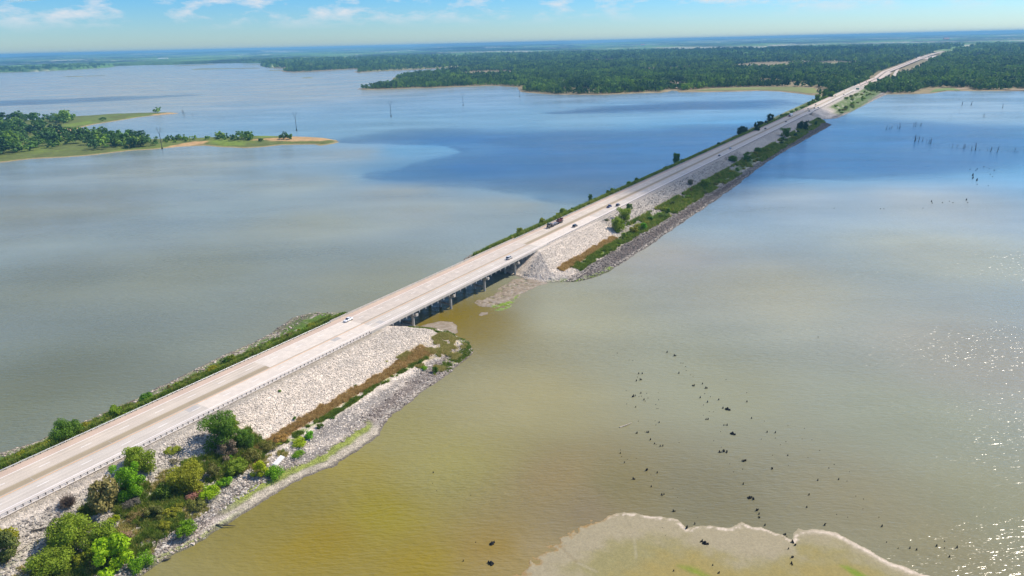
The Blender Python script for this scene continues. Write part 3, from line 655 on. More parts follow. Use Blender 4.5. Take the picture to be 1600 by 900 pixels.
# ------------------------------------------------------------------ fields and clearings
def field(name, ip, col, z=2.0):
    P = [pix(u, v) for u, v in ip]
    tri = tessellate_polygon([[Vector((x, y, 0)) for x, y in P]])
    o = link(name, make_mesh(name, [(x, y, z) for x, y in P], [tuple(q) for q in tri], [plain(name + '_cover', col, .95, noise=.25, scale=.01)])); tag(o, kind='structure')
    return np.array(P)
FIELDS = [field('grass_meadow_by_lake', [(1085, 142.6), (1110, 139.5), (1150, 137.6), (1235, 136.2), (1272, 138.5), (1281, 146), (1262, 146.5), (1245, 144), (1215, 142), (1180, 141), (1150, 141.8)], (.17, .20, .05), 1.2),
          field('pasture', [(1255, 102.5), (1275, 99.5), (1320, 98), (1400, 95.8), (1404, 98.2), (1360, 101.2), (1322, 104.5), (1290, 104.8)], (.20, .20, .07)),
          field('sandy_clearing', [(1044, 137), (1046, 129.6), (1060, 129.2), (1085, 131.5), (1092, 133.5), (1068, 136.6), (1058, 138.5)], (.42, .30, .22), 1.3),
          field('lawn', [(1120, 106.6), (1160, 103.6), (1195, 103.2), (1200, 104.6), (1160, 106.6)], (.13, .18, .05)),
          field('lawn', [(1150, 107.0), (1195, 105), (1255, 104.4), (1255, 106), (1200, 107.6)], (.12, .16, .05)),
          field('green_shore', [(1452, 145.6), (1462, 139.8), (1480, 138.4), (1500, 139.4), (1500, 142), (1480, 141.8), (1466, 143.6)], (.14, .22, .05), 1.2),
          field('bare_shore', [(1490, 138.9), (1512, 137.2), (1516, 139.6), (1498, 140.6)], (.32, .24, .15), 1.3),
          field('highway_verge', [(1427, 88.4), (1450, 84.5), (1475, 81.6), (1480, 80.4), (1455, 82), (1428, 85)], (.12, .18, .07)),
          field('pale_field', [(930, 96.5), (905, 96.8), (940, 93.2), (1005, 90.7), (1008, 91.4)], (.26, .25, .13)),
          field('pale_field', [(480, 106.6), (540, 106), (560, 106.8), (500, 107.4)], (.22, .19, .12)),
          field('pale_field', [(560, 112.2), (600, 109.4), (690, 104.6), (720, 103.4), (715, 104.4), (650, 107.8), (590, 111.2)], (.26, .27, .08), 1.3),
          field('shore_strip', [(1560, 141.6), (1600, 139.4), (1620, 139.4), (1610, 142)], (.26, .2, .12), 1.3),
          field('pale_field', [(1525, 94.3), (1530, 92.7), (1545, 92.8), (1544, 94.4)], (.2, .2, .1))]

# ------------------------------------------------------------------ bridges
def pyl(mb, x, y, z0, z1, r, n=12): mb.tube([(x, y, z0), (x, y, z1)], [r, r], n)
def bridge(name, s0, s1, bents, label, detail=True):
    o = xy(s0, 0); Lb = s1 - s0
    rz = math.atan2(TV[1], TV[0])                              # local x along the road, local y to its left
    root = empty(name, (o[0], o[1], 0), rz, label, 'bridge')
    z = ROAD_Z
    def part(n, mb, mats, parent=root): return mb.build(n, mats, parent)
    a = MB(); a.box(.05, Lb - .05, -12.65, 12.65, z - .42, z - .03); part('deck', a, M_CONC)
    for sgn in (-1, 1):
        a = MB(); y0, y1 = sorted((sgn * 12.68, sgn * 12.25)); a.add([(0 - 6, y0, z - .3), (Lb + 6, y0, z - .3), (Lb + 6, y1, z - .3), (-6, y1, z - .3), (-6, y0 + .08, z + .82), (Lb + 6, y0 + .08, z + .82), (Lb + 6, y1 - .08, z + .82), (-6, y1 - .08, z + .82)], [(0, 3, 2, 1), (4, 5, 6, 7), (0, 1, 5, 4), (1, 2, 6, 5), (2, 3, 7, 6), (3, 0, 4, 7)])
        part('parapet', a, M_CONC)
    a = MB(); a.box(0, Lb, -.18, .52, z - .02, z + .02); part('median_kerb', a, M_SLAB2)
    for y in (-10.4, -6.8, -3.2, 3.2, 6.8, 10.4):
        a = MB(); a.box(.4, Lb - .4, y - .22, y + .22, z - 1.75, z - .44); a.box(.4, Lb - .4, y - .38, y + .38, z - 1.85, z - 1.75); part('girder', a, M_GIRD)
    for b in bents:
        x = b - s0
        for yc in (-6.8, 6.8):
            a = MB(); a.add([(x - .6, yc - 6.0, z - 2.5), (x + .6, yc - 6.0, z - 2.5), (x + .6, yc + 6.0, z - 2.5), (x - .6, yc + 6.0, z - 2.5)] + [(x - .6, yc - 4.2, z - 3.3), (x + .6, yc - 4.2, z - 3.3), (x + .6, yc + 4.2, z - 3.3), (x - .6, yc + 4.2, z - 3.3)] + [(x - .6, yc - 6.0, z - 1.87), (x + .6, yc - 6.0, z - 1.87), (x + .6, yc + 6.0, z - 1.87), (x - .6, yc + 6.0, z - 1.87)],
                           [(4, 7, 6, 5)[::-1], (8, 9, 10, 11), (0, 1, 9, 8), (1, 2, 10, 9), (2, 3, 11, 10), (3, 0, 8, 11), (4, 5, 1, 0), (5, 6, 2, 1), (6, 7, 3, 2), (7, 4, 0, 3)])
            part('pier_cap', a, M_CONC)
            for yy in (-3.3, 3.3):
                a = MB(); pyl(a, x, yc + yy, -2.5, z - 3.2, .68); part('column', a, M_CONC)
            a = MB(); a.box(x - .4, x + .4, yc - 2.7, yc + 2.7, 1.9, 3.0); part('strut', a, M_CONCD)
        a = MB(); a.box(x - .5, x + .5, -12.9, -12.69, z - 2.3, z - 1.0)
    for x in (-.2, Lb + .2):
        a = MB(); a.box(x - .35, x + .35, -12.2, 12.2, z - 3.2, z - .46); part('abutment', a, M_CONCD)
    if detail:
        for k in range(int(Lb / 4.6)):
            x = 3 + k * 4.6
            a = MB(); a.box(x - .09, x + .09, -12.86, -12.70, z - 1.35, z - .25); part('drain_pipe', a, M_WHITE)
        for x in bents:
            a = MB(); a.box(x - s0 - .75, x - s0 + .75, -13.0, -12.3, z - 2.6, z - 1.45); part('cap_end_block', a, M_CONC)
    return root
bridge('road_bridge', 200, 343, [224, 253, 283, 314], 'long concrete girder bridge with round columns carrying the highway over the olive channel')
bridge('far_road_bridge', 1180, 1222, [1191, 1201, 1211], 'small far bridge where the causeway is cut short of the wooded shore', False)

# ------------------------------------------------------------------ guard rails
def guardrail(name, s0, s1, d, label, n_ind=100, step=1.905):
    o = xy(s0, d); rz = math.atan2(TV[1], TV[0]); root = empty(name, (o[0], o[1], ROAD_Z - .05), rz, label, 'guard rail', 'guard rails of the highway')
    Lg = s1 - s0; sg = 1 if d > 0 else -1
    a = MB(); prof = [(.0, .50), (.05, .56), (.0, .62), (.05, .68), (.0, .76), (-.02, .76), (-.02, .50)]
    a.loft([[(x, sg * p, q) for p, q in prof] for x in (0, Lg)]); a.build('rail_beam', M_GALV, root)
    pm = MB(); pm.box(-.09, .09, -.1, .1, -.6, .82); pm.box(-.08, .08, .1 * sg, .1 * sg + .02 if sg > 0 else -.08, .5, .76); pm = pm.mesh('post', [M_POST])
    xs = np.arange(.5, Lg, step); near = np.argsort([np.hypot(*xy(s0 + x, d)) for x in xs])[:n_ind]
    ns = set(near.tolist()); rest = MB()
    for i, x in enumerate(xs):
        if i in ns: link('post', pm, root, (x, -sg * .14, 0))
        else: rest.box(x - .09, x + .09, -sg * .14 - .1, -sg * .14 + .1, -.6, .82)
    if rest.v: tag(rest.build('posts_beyond', M_POST, root), kind='stuff')
    a = MB(); a.box(-.6, 0, -.25, .05, .42, .82); a.build('end_terminal', M_GALV, root)
guardrail('guard_rail', -58, 194, 11.6, 'steel guard rail above the pale rock slope on the near side before the bridge')
guardrail('guard_rail', 349, 1174, 11.6, 'steel guard rail along the shaded middle causeway on its rocky side')
guardrail('guard_rail', 1228, 1700, 11.6, 'distant guard rail past the small far bridge on the near side')
guardrail('guard_rail', -58, 194, -11.9, 'guard rail along the bushy lake side of the road before the bridge')
guardrail('guard_rail', 349, 1174, -11.9, 'guard rail along the bushy far side of the middle causeway')
for s0, s1, d, t in ((-58, 194, 12.6, 'near'), (349, 1174, 12.6, 'mid')):
    pass

# ------------------------------------------------------------------ vehicles
def wheel_meshes():
    a = MB(); a.tube([(0, -.11, 0), (0, .11, 0)], [.33, .33], 14); w = a.mesh('wheel', [M_TYRE])
    a = MB(); a.tube([(0, -.125, 0), (0, .125, 0)], [.2, .2], 10); r = a.mesh('rim', [M_RIM])
    return w, r
WHEEL, RIM = wheel_meshes()
def add_wheels(root, xs, w, sc=1.0):
    for x in xs:
        for y in (-w, w):
            o = link('wheel', WHEEL, root, (x, y, .33 * sc)); o.scale = (sc,) * 3
            r = link('rim', RIM, o)
def sec(x, hw, z0, z1, b=.12, t=0.0):
    return [(x, -hw + b, z0), (x, hw - b, z0), (x, hw, z0 + b), (x, hw - t * .5, z1 - b), (x, hw - b - t, z1), (x, -hw + b + t, z1), (x, -hw + t * .5, z1 - b), (x, -hw, z0 + b)]
def car(kind='sedan'):
    """local +x is forward"""
    root = empty(kind, (0, 0, 0))
    Lh, W = {'sedan': (2.35, .91), 'suv': (2.4, .97), 'pickup': (2.85, 1.0)}[kind]
    zb = .3 if kind == 'sedan' else .42; zh = {'sedan': .95, 'suv': 1.1, 'pickup': 1.12}[kind]; zr = {'sedan': 1.45, 'suv': 1.8, 'pickup': 1.88}[kind]
    a = MB(); a.loft([sec(-Lh, W - .12, zb + .12, zh - .12), sec(-Lh + .25, W, zb, zh), sec(-Lh * .45, W, zb, zh + .03), sec(Lh * .3, W, zb, zh), sec(Lh - .5, W - .02, zb, zh - .12), sec(Lh, W - .16, zb + .1, zh - .3)])
    body = a.build('body', M_PAINT, root, smooth=False)
    cab = {'sedan': (-1.75, -1.0, .35, 1.15), 'suv': (-2.3, -1.95, .45, 1.15), 'pickup': (-.75, -.6, .75, 1.35)}[kind]
    a = MB(); x0, x1, x2, x3 = cab
    a.add([(x0, -W + .08, zh - .05), (x3, -W + .1, zh - .05), (x3, W - .1, zh - .05), (x0, W - .08, zh - .05), (x1, -W + .26, zr - .06), (x2, -W + .26, zr - .06), (x2, W - .26, zr - .06), (x1, W - .26, zr - .06)],
          [(0, 3, 2, 1), (4, 5, 6, 7), (0, 1, 5, 4), (1, 2, 6, 5), (2, 3, 7, 6), (3, 0, 4, 7)])
    a.build('windows', M_GLASS, root)
    a = MB(); a.box(x1 - .06, x2 + .05, -W + .22, W - .22, zr - .07, zr + .01, tx=.04, ty=.04)
    for y in (-1, 1):
        xm = (x1 + x2) / 2; a.box(xm - .05, xm + .05, *sorted((y * (W - .24), y * (W - .10))), zh - .03, zr - .05)
    a.build('roof', M_PAINT, root)
    if kind == 'pickup':
        a = MB(); a.box(-Lh + .12, -.82, -W + .14, W - .14, zh + .02, zh + .045); a.build('truck_bed', M_CHAS, root)
    add_wheels(root, (-Lh + .85, Lh - .88), W - .08, 1.0 if kind == 'sedan' else 1.15)
    for y in (-1, 1):
        a = MB(); a.box(Lh - .18, Lh + .0, *sorted((y * (W - .22), y * (W - .55))), zh - .42, zh - .27); a.build('headlight', M_LAMP, root)
        a = MB(); a.box(-Lh - .01, -Lh + .15, *sorted((y * (W - .16), y * (W - .4))), zh - .36, zh - .2); a.build('tail_light', M_TAIL, root)
        a = MB(); a.box(x3 - .35, x3 - .15, *sorted((y * (W - .02), y * (W + .16))), zh, zh + .16); a.build('mirror', M_PAINT, root)
    return root
RZR = math.atan2(TV[1], TV[0])
def place(root, s, d, col, label, cat, group=None, name=None, fwd=None):
    p = xy(s, d + float(road_d(s))); away = d > 0 if fwd is None else fwd
    root.location = (p[0], p[1], float(road_z(s)) + .014); root.rotation_euler = (0, 0, RZR + (0 if away else math.pi))
    tag(root, label, cat, group)
    for c in root.children:
        if c.type == 'MESH': c.color = (*col, 1)
protos = {k: car(k) for k in ('sedan', 'suv', 'pickup')}; used = set()
def put(kind, s, d, col, label, group='vehicles on the highway'):
    if kind in used: r = copy_tree(protos[kind], (0, 0, 0))
    else: r = protos[kind]; used.add(kind)
    place(r, s, d, col, label, {'sedan': 'car', 'suv': 'suv', 'pickup': 'pickup truck'}[kind], group)
put('sedan', 199.5, -6.6, (.8, .82, .85), 'white car coming towards the viewer just before the near end of the long bridge')
put('suv', 312.6, 7.2, (.55, .56, .56), 'silver car on the bridge deck, the only vehicle on it')
put('suv', 394, 7.2, (.06, .065, .07), 'dark grey car driving away beside the pale rocks past the bridge')
put('pickup', 456, 3.6, (.02, .045, .22), 'dark blue vehicle in the inner lane behind another dark car')
put('suv', 463, 7.4, (.03, .035, .05), 'black suv in the outer lane above the two bushy trees, right of a blue one')
put('sedan', 721, 7.2, (.03, .03, .05), 'dark car in the outer lane of the shaded middle causeway')
put('suv', 774, 3.8, (.7, .7, .74), 'white car in the inner lane of the shaded causeway')
put('pickup', 966, -3.4, (.05, .02, .05), 'dark pickup coming along the shaded causeway beside the lakeside trees')
put('sedan', 1060, 3.6, (.04, .06, .1), 'tiny dark car driving behind the white box truck')
put('suv', 1225, 5.6, (.04, .045, .05), 'small dark car on the far bridge, lower of the group of four')
put('sedan', 1264, -3.2, (.03, .03, .03), 'small black car just past the far bridge in the oncoming lanes')
put('suv', 1279, 4.2, (.06, .07, .1), 'small grey car leading on the inner lane past the far bridge')
put('sedan', 1295, 7.6, (.05, .08, .12), 'small bluish car at the outer lane past the far bridge')
put('suv', 1340, -4.4, (.06, .05, .05), 'tiny dark car where sunlight returns on the far road')
put('sedan', 1552, -3.5, (.03, .03, .03), 'tiny black car on the bright far road short of the green signs')
put('suv', 1592, 7.0, (.25, .25, .25), 'tiny grey car on the outgoing lanes below the nearest green sign')
put('sedan', 1702, -7, (.05, .05, .05), 'tiny dark car in the oncoming lanes next to the lakeshore trees')
put('suv', 1959, -6.5, (.04, .04, .05), 'speck of a dark car level with the first green sign')
put('pickup', 2090, -6, (.3, .3, .32), 'speck of a pale car between the two green signs')
put('pickup', 2280, -7.5, (.05, .05, .06), 'speck of a dark truck near the exit ramp')

def tractor(root, x, col_body=True, col=(1, 1, 1)):
    """cab unit, front at x"""
    a = MB(); a.loft([sec(x - 2.3, 1.2, .75, 3.0, .15), sec(x - 1.5, 1.22, .75, 3.1, .15), sec(x - 1.15, 1.2, .75, 2.6, .15, .05)]); a.loft([sec(x - 1.2, 1.0, .7, 1.95, .15), sec(x - .2, .92, .7, 1.75, .15), sec(x, .85, .75, 1.5, .12)])
    o = a.build('cab', M_PAINT, root); o.color = (*col, 1)
    a = MB(); a.add([(x - 1.5, -1.0, 2.0), (x - 1.12, -1.02, 1.95), (x - 1.12, 1.02, 1.95), (x - 1.5, 1.0, 2.0), (x - 1.6, -1.0, 2.85), (x - 1.28, -1.0, 2.62), (x - 1.28, 1.0, 2.62), (x - 1.6, 1.0, 2.85)], [(0, 3, 2, 1), (4, 5, 6, 7), (0, 1, 5, 4), (1, 2, 6, 5), (2, 3, 7, 6), (3, 0, 4, 7)])
    a.build('windscreen', M_GLASS, root)
    a = MB(); a.box(x - 6.6, x - .3, -.45, .45, .55, .85); a.build('chassis', M_CHAS, root)
    for y in (-1.32, 1.32):
        a = MB(); a.tube([(x - 2.5, y * .85, .8), (x - 2.5, y * .85, 3.5)], [.09, .09], 8); a.build('exhaust_stack', M_RIM, root)
        a = MB(); a.box(x - .12, x + .02, y * .6 - .15, y * .6 + .15, .95, 1.15); a.build('headlight', M_LAMP, root)
t = empty('box_truck', (0, 0, 0)); tractor(t, 9.0, col=(.35, .05, .12))
a = MB(); a.box(-9.0, 6.0, -1.3, 1.3, 1.15, 4.1, tx=.02, ty=.02); a.build('trailer_box', M_WHITE, t)
add_wheels(t, (8.0, 4.0, 2.7, -6.3, -7.6), 1.15, 1.5); place(t, 1139, -6.2, (.35, .05, .12), 'white semi trailer truck coming along the far shaded causeway', 'truck', 'vehicles on the highway')
for c in t.children:
    if c.name.startswith('cab'): c.color = (.25, .06, .12, 1)
t = empty('flatbed_truck', (0, 0, 0)); tractor(t, 10.5, col=(.02, .02, .025))
a = MB(); a.box(-9.5, 6.2, -1.25, 1.25, 1.05, 1.28); a.build('trailer_deck', M_CHAS, t)
a = MB(); a.box(5.9, 6.2, -1.25, 1.25, 1.28, 2.6); a.build('headboard', M_RIM, t)
M_RED = plain('dull_red_machine', (.09, .018, .02), .5)
a = MB(); a.box(-8.2, -3.0, -1.1, 1.1, 1.28, 2.5, tx=.3, ty=.1); a.box(-9.2, -8.0, -1.1, 1.1, 2.0, 3.0, ty=.1); a.box(-5.4, -3.6, -.8, .8, 2.5, 3.4, tx=.25, ty=.15); a.tube([(-5, .9, 2.2), (-1.5, .9, 2.9), (1.5, .9, 1.9)], [.16, .14, .1]); a.build('machine_load', M_RED, t)
a = MB(); a.box(-2.4, 2.6, -1.05, 1.05, 1.28, 1.75, tx=.2); a.box(3.0, 5.2, -.9, .9, 1.28, 2.1, tx=.2, ty=.1); a.build('crate_load', M_RIM, t)
add_wheels(t, (9.4, 5.6, 4.3, -6.6, -7.8), 1.12, 1.5); place(t, 392, -6.6, (.02, .02, .025), 'long dark truck with a flat trailer carrying red machinery, coming toward the bridge', 'truck', 'vehicles on the highway')
for c in t.children:
    if c.name.startswith('cab'): c.color = (.03, .03, .035, 1)

# ------------------------------------------------------------------ road signs, poles, houses
def sign(s, d, w, h, label):
    p = xy(s, d); root = empty('highway_sign', (p[0], p[1], float(road_z(s)) - 1.5), RZR - math.pi / 2, label, 'road sign', 'green signs beside the highway')
    a = MB(); a.box(-w / 2, w / 2, -.06, .06, 3.6, 3.6 + h); a.build('sign_panel', M_SIGN, root)
    a = MB()
    for (x0, x1, z0, z1) in ((-w / 2 + .1, w / 2 - .1, 3.68, 3.78), (-w / 2 + .1, w / 2 - .1, 3.42 + h, 3.52 + h), (-w / 2 + .1, -w / 2 + .2, 3.78, 3.42 + h), (w / 2 - .2, w / 2 - .1, 3.78, 3.42 + h)): a.box(x0, x1, -.075, -.062, z0, z1)
    a.build('sign_border', M_WHITE, root)
    for x in (-w * .3, w * .3):
        a = MB(); a.box(x - .1, x + .1, .07, .27, -1, 3.5 + h); a.build('post', M_GALV, root)
sign(1730, 15.5, 6.5, 3.4, 'green road sign standing where the guard rail meets the shoreline trees, nearer of the two')
sign(2140, 16, 6.0, 4.0, 'green road sign at the exit ramp, farther of the two')

def ypole(u, v, h, label):
    p = pix(u, v); root = empty('power_pylon', (p[0], p[1], 0), R_(random.uniform(-12, 12) - 12), label, 'power pylon', 'Y shaped pylons standing in the lake')
    a = MB(); a.tube([(0, 0, -2), (0, 0, 2.2)], [1.15, 1.0], 10); a.build('footing', M_DEAD, root)
    a = MB(); a.tube([(0, 0, 2.2), (0, 0, h * .66)], [.42, .36], 8); a.build('mast', M_DARKSTEEL, root)
    for sg in (-1, 1):
        a = MB(); a.tube([(0, 0, h * .65), (sg * 1.9, 0, h * .84), (sg * 3.1, 0, h)], [.24, .18, .12], 6); a.build('arm', M_DARKSTEEL, root)
        a = MB(); a.tube([(sg * 1.9, 0, h * .84), (sg * 4.2, 0, h * .87)], [.11, .08], 6); a.tube([(sg * 3.1, 0, h), (sg * 4.2, 0, h * .87)], [.07, .07], 6); a.build('cross_arm', M_DARKSTEEL, root)
ypole(253.6, 233, 29.5, 'pale Y shaped pylon rising from the near shore of the wooded peninsula')
ypole(463.6, 204, 29.5, 'Y shaped pylon in open water behind the sandy end of the peninsula')
ypole(611, 182, 28.5, 'Y shaped pylon alone in the middle of the lake, left of the taller forest point')
ypole(723.6, 165, 27.5, 'Y shaped pylon in the lake in front of the forested point')
ypole(812, 151.5, 21, 'farthest pylon close to the sandy shore of the forest')

def house(u, v, z, w, dp, h, roofm, wallm, label, ang=0):
    p = pix(u, v, z); root = empty('house', (p[0], p[1], z - .3), R_(ang), label, 'house', 'buildings among the far woods')
    a = MB(); a.box(-w / 2, w / 2, -dp / 2, dp / 2, 0, h); a.build('wall', wallm, root)
    a = MB(); e = .6; a.add([(-w / 2 - e, -dp / 2 - e, h), (w / 2 + e, -dp / 2 - e, h), (w / 2 + e, dp / 2 + e, h), (-w / 2 - e, dp / 2 + e, h), (-w / 2 - e, 0, h + dp * .35), (w / 2 + e, 0, h + dp * .35)], [(0, 3, 2, 1), (0, 1, 5, 4), (2, 3, 4, 5), (1, 2, 5), (3, 0, 4)]); a.build('roof', roofm, root)
    for k in range(max(2, int(w / 6))):
        x = -w / 2 + (k + .5) * w / max(2, int(w / 6)); b = MB(); b.box(x - .8, x + .8, -dp / 2 - .05, -dp / 2 + .02, h * .35, h * .75); b.build('window', M_WIN, root)
HOUSES = [(1118, 105.3, 30, 14, 6, M_ROOFR, M_WALLW, 'long low house with red roof in the woods beyond the lakeshore'), (842, 87, 34, 16, 8, M_ROOFR, M_WALLW, 'small reddish roofed building far across the woods behind the forested point'),
          (695, 76.6, 60, 30, 16, M_WHITE, M_WHITE, 'left one of two tiny white buildings near the horizon'), (701, 76.5, 50, 30, 16, M_WHITE, M_WHITE, 'right one of two tiny white buildings near the horizon'),
          (1004, 72.2, 70, 40, 26, M_ROOFR, M_WHITE, 'tiny pale building with an orange roof close under the horizon'), (255, 93.2, 150, 40, 12, M_WHITE, M_WHITE, 'long white building in the woods beyond the left arm of the lake'),
          (1478, 63.2, 80, 40, 26, M_ROOFR, M_ROOFR, 'tiny orange roofed building above where the highway disappears'), (1173, 103.2, 14, 10, 4, M_WHITE, M_WALLW, 'tiny white house beside a lawn in the woods'), (1541, 53.9, 160, 60, 30, M_WHITE, M_WHITE, 'tiny white building on the horizon at the right')]
for u, v, w, dp, h, rm, wm, lb_ in HOUSES: house(u, v, 2.2 if v > 80 else 12, w, dp, h, rm, wm, lb_)
HXY = np.array([pix(h[0], h[1], 2.2) for h in HOUSES])

# ------------------------------------------------------------------ foliage builders
def crown_mesh(name, seed, R, H, z0, nlobe, nleaf, leaf, flat=1.0, mats=None, cone=0.0):
    r = np.random.default_rng(seed)
    L_ = []
    for i in range(nlobe):
        an = r.uniform(0, 2 * math.pi); rad = R * math.sqrt(r.uniform(0, 1)) * .78; hz = r.uniform(0, 1)
        rad *= 1 - cone * hz
        lr = R * r.uniform(.19, .38) * (1 - cone * hz * .5)
        L_.append((rad * math.cos(an), rad * math.sin(an), z0 + lr * .6 + hz * (H - z0 - lr * 1.3), lr))
    L_ = np.array(L_); w = L_[:, 3] ** 2; w /= w.sum()
    li = r.choice(nlobe, nleaf, p=w)
    dvec = r.normal(size=(nleaf, 3)); dvec[:, 2] += .25; dvec /= np.linalg.norm(dvec, axis=1)[:, None]
    rad = L_[li, 3] * np.where(r.random(nleaf) < .8, r.uniform(.78, 1.1, nleaf), r.uniform(.3, .8, nleaf))
    c = L_[li, :3] + dvec * rad[:, None] * np.array([1, 1, flat])
    c[:, 2] = np.maximum(c[:, 2], .05 + .2 * r.random(nleaf))
    n = dvec + r.normal(size=(nleaf, 3)) * .55; n /= np.linalg.norm(n, axis=1)[:, None]
    t = np.cross(n, r.normal(size=(nleaf, 3))); t /= np.linalg.norm(t, axis=1)[:, None]; b = np.cross(n, t)
    sz = leaf * r.uniform(.55, 1.3, nleaf)[:, None]
    V = np.stack([c - t * sz * .6, c + b * sz * .35, c + t * sz * .6, c - b * sz * .35], 1).reshape(-1, 3)
    F = np.arange(nleaf * 4).reshape(-1, 4)
    lobeb = r.uniform(.25, .75, nlobe)
    val = np.repeat(np.clip(lobeb[li] * .6 + r.random(nleaf) * .4, 0, 1), 4)
    return make_mesh(name, V, F, mats or [M_LEAF], vattr={'v': val}), L_
def trunk_mesh(name, seed, H, r0, lobes, mat=None):
    r = random.Random(seed); a = MB(); th = H * .45
    a.tube([(0, 0, -1.0), (r.uniform(-.1, .1), 0, th * .5), (r.uniform(-.2, .2), r.uniform(-.2, .2), th)], [r0, r0 * .8, r0 * .55], 7)
    for (x, y, z, lr) in lobes[:7]: a.tube([(0, 0, th * .55), (x * .5, y * .5, (th * .6 + z) * .5), (x, y, z)], [r0 * .4, r0 * .28, r0 * .1], 5)
    return a.mesh(name, [mat or M_BARK])
TREES = []                                                     # near trees: (crown mesh, trunk mesh, radius, height)
for i, (R, H, z0, nl, n, lf) in enumerate([(4.2, 8.2, .0, 40, 9500, .34), (3.8, 6.2, -.3, 34, 8000, .32), (3.2, 7.2, -.2, 27, 6600, .33), (4.6, 6.6, -.3, 46, 10500, .34)]):
    m_, lb2 = crown_mesh('crown', 100 + i, R, H, z0, nl, n, lf); TREES.append((m_, trunk_mesh('trunk', 5 + i, H, .22, lb2), R, H))
BUSHES = []
for i, (R, H, nl, n, lf) in enumerate([(2.0, 2.2, 16, 2300, .24), (2.0, 1.7, 15, 2000, .23), (1.6, 2.6, 13, 1900, .24), (2.4, 1.9, 20, 2600, .24)]):
    BUSHES.append((crown_mesh('shrub', 200 + i, R, H, .1, nl, n, lf)[0], R, H))
# a leafless, twiggy shrub
r = random.Random(3); a = MB()
for k in range(150):
    an = r.uniform(0, 6.28); el = r.uniform(.3, 1.5); l_ = r.uniform(1.2, 2.6); d_ = Vector((math.cos(an) * math.cos(el), math.sin(an) * math.cos(el), math.sin(el))); m2 = d_ * l_ * .6 + Vector((r.uniform(-.3, .3), r.uniform(-.3, .3), r.uniform(-.1, .3)))
    a.tube([(0, 0, 0), m2 * .6, m2], [.05, .035, .015], 3, cap=False)
    for j in range(3): a.tube([m2 * .7, m2 + Vector((r.uniform(-.8, .8), r.uniform(-.8, .8), r.uniform(0, .7)))], [.03, .012], 3, cap=False)
TWIG = a.mesh('twig_shrub', [plain('dry_twigs', (.16, .12, .09), .95)])

G = dict(dark=(.13, .25, .02), mid=(.26, .36, .025), yel=(.34, .36, .025), lime=(.38, .52, .012), bright=(.20, .42, .012), olive=(.22, .24, .05), brown=(.34, .25, .11), pink=(.46, .30, .20), grey=(.25, .24, .15), ora=(.42, .27, .07), deep=(.045, .10, .025))
_vi = [0]
def put_tree(u, v, rpx, col, label, var=None, hs=1.0, group=None, sdz=None):
    if sdz: s, d = sdz; z = float(zland(s, d)[0]); p = xy(s, d); loc = (p[0], p[1], z)
    else: loc, s, d = ground(u, v)
    R = math.sqrt(loc[0] ** 2 + loc[1] ** 2 + (CAMZ - loc[2]) ** 2)
    _vi[0] += 1; i = var if var is not None else _vi[0] % len(TREES); cm, tm, cr, ch = TREES[i]
    k = rpx * R / FPX / cr * .9
    root = empty('tree', (loc[0], loc[1], loc[2] - .1), random.uniform(0, 6.28), label, 'tree', group); root.scale = (k, k, k * hs)
    c = link('crown', cm, root); c.color = (*G[col], 1); link('trunk', tm, root)
def put_bush(u, v, rpx, col, label, var=None, hs=1.0, group=None, sdz=None, twig=False):
    if sdz: s, d = sdz; z = float(zland(s, d)[0]); p = xy(s, d); loc = (p[0], p[1], z)
    else: loc, s, d = ground(u, v)
    R = math.sqrt(loc[0] ** 2 + loc[1] ** 2 + (CAMZ - loc[2]) ** 2)
    _vi[0] += 1; i = var if var is not None else _vi[0] % len(BUSHES); me, cr, ch = BUSHES[i]
    k = rpx * R / FPX / (2.2 if twig else cr)
    o = link('shrub', TWIG if twig else me, None, (loc[0], loc[1], loc[2] - .05), random.uniform(0, 6.28)); o.scale = (k, k, k * hs); o.color = (*[c * random.uniform(.85, 1.15) for c in G[col]], 1)
    return tag(o, label, 'shrub', group)

put_tree(345, 697, 27, 'dark', 'largest dark green tree on the near rock slope, casting a black shadow to its left', 0, 1.0)
put_tree(365, 672, 12, 'mid', 'small dark tree crown poking out behind the largest tree', 2)
put_tree(221, 733, 24, 'mid', 'round green tree closest below the guard rail on the near slope', 1)
put_tree(208, 772, 22, 'bright', 'bright green upright young tree in front of the round one below the guard rail', 2, 1.1)
put_tree(297, 762, 29, 'yel', 'broad yellowish green tree in the middle of the near slope thicket', 3)
put_tree(112, 858, 31, 'mid', 'big domed light green tree in the lower left thicket', 3, 1.1)
put_tree(165, 864, 27, 'mid', 'loose green tree right of the big domed one', 1)
put_tree(385, 695, 17, 'dark', 'dark leafy tree right of the largest tree on the slope', 1)
put_tree(80, 893, 30, 'mid', 'green tree cut by the bottom edge at the lower left', 3, .8)
put_tree(974, 346, 13, 'mid', 'upper tree of the pair on the rock slope past the bridge', 0, .9)
put_tree(966, 361, 13, 'mid', 'lower tree of the pair on the rock slope past the bridge, throwing a dark shadow', 1, 1.1)
put_tree(108, 688, 23, 'dark', 'biggest dark tree on the lake side of the near road', 3, 1.0)
put_tree(355, 574, 11, 'dark', 'dark round tree on the lake side bank well before the white car', 1)
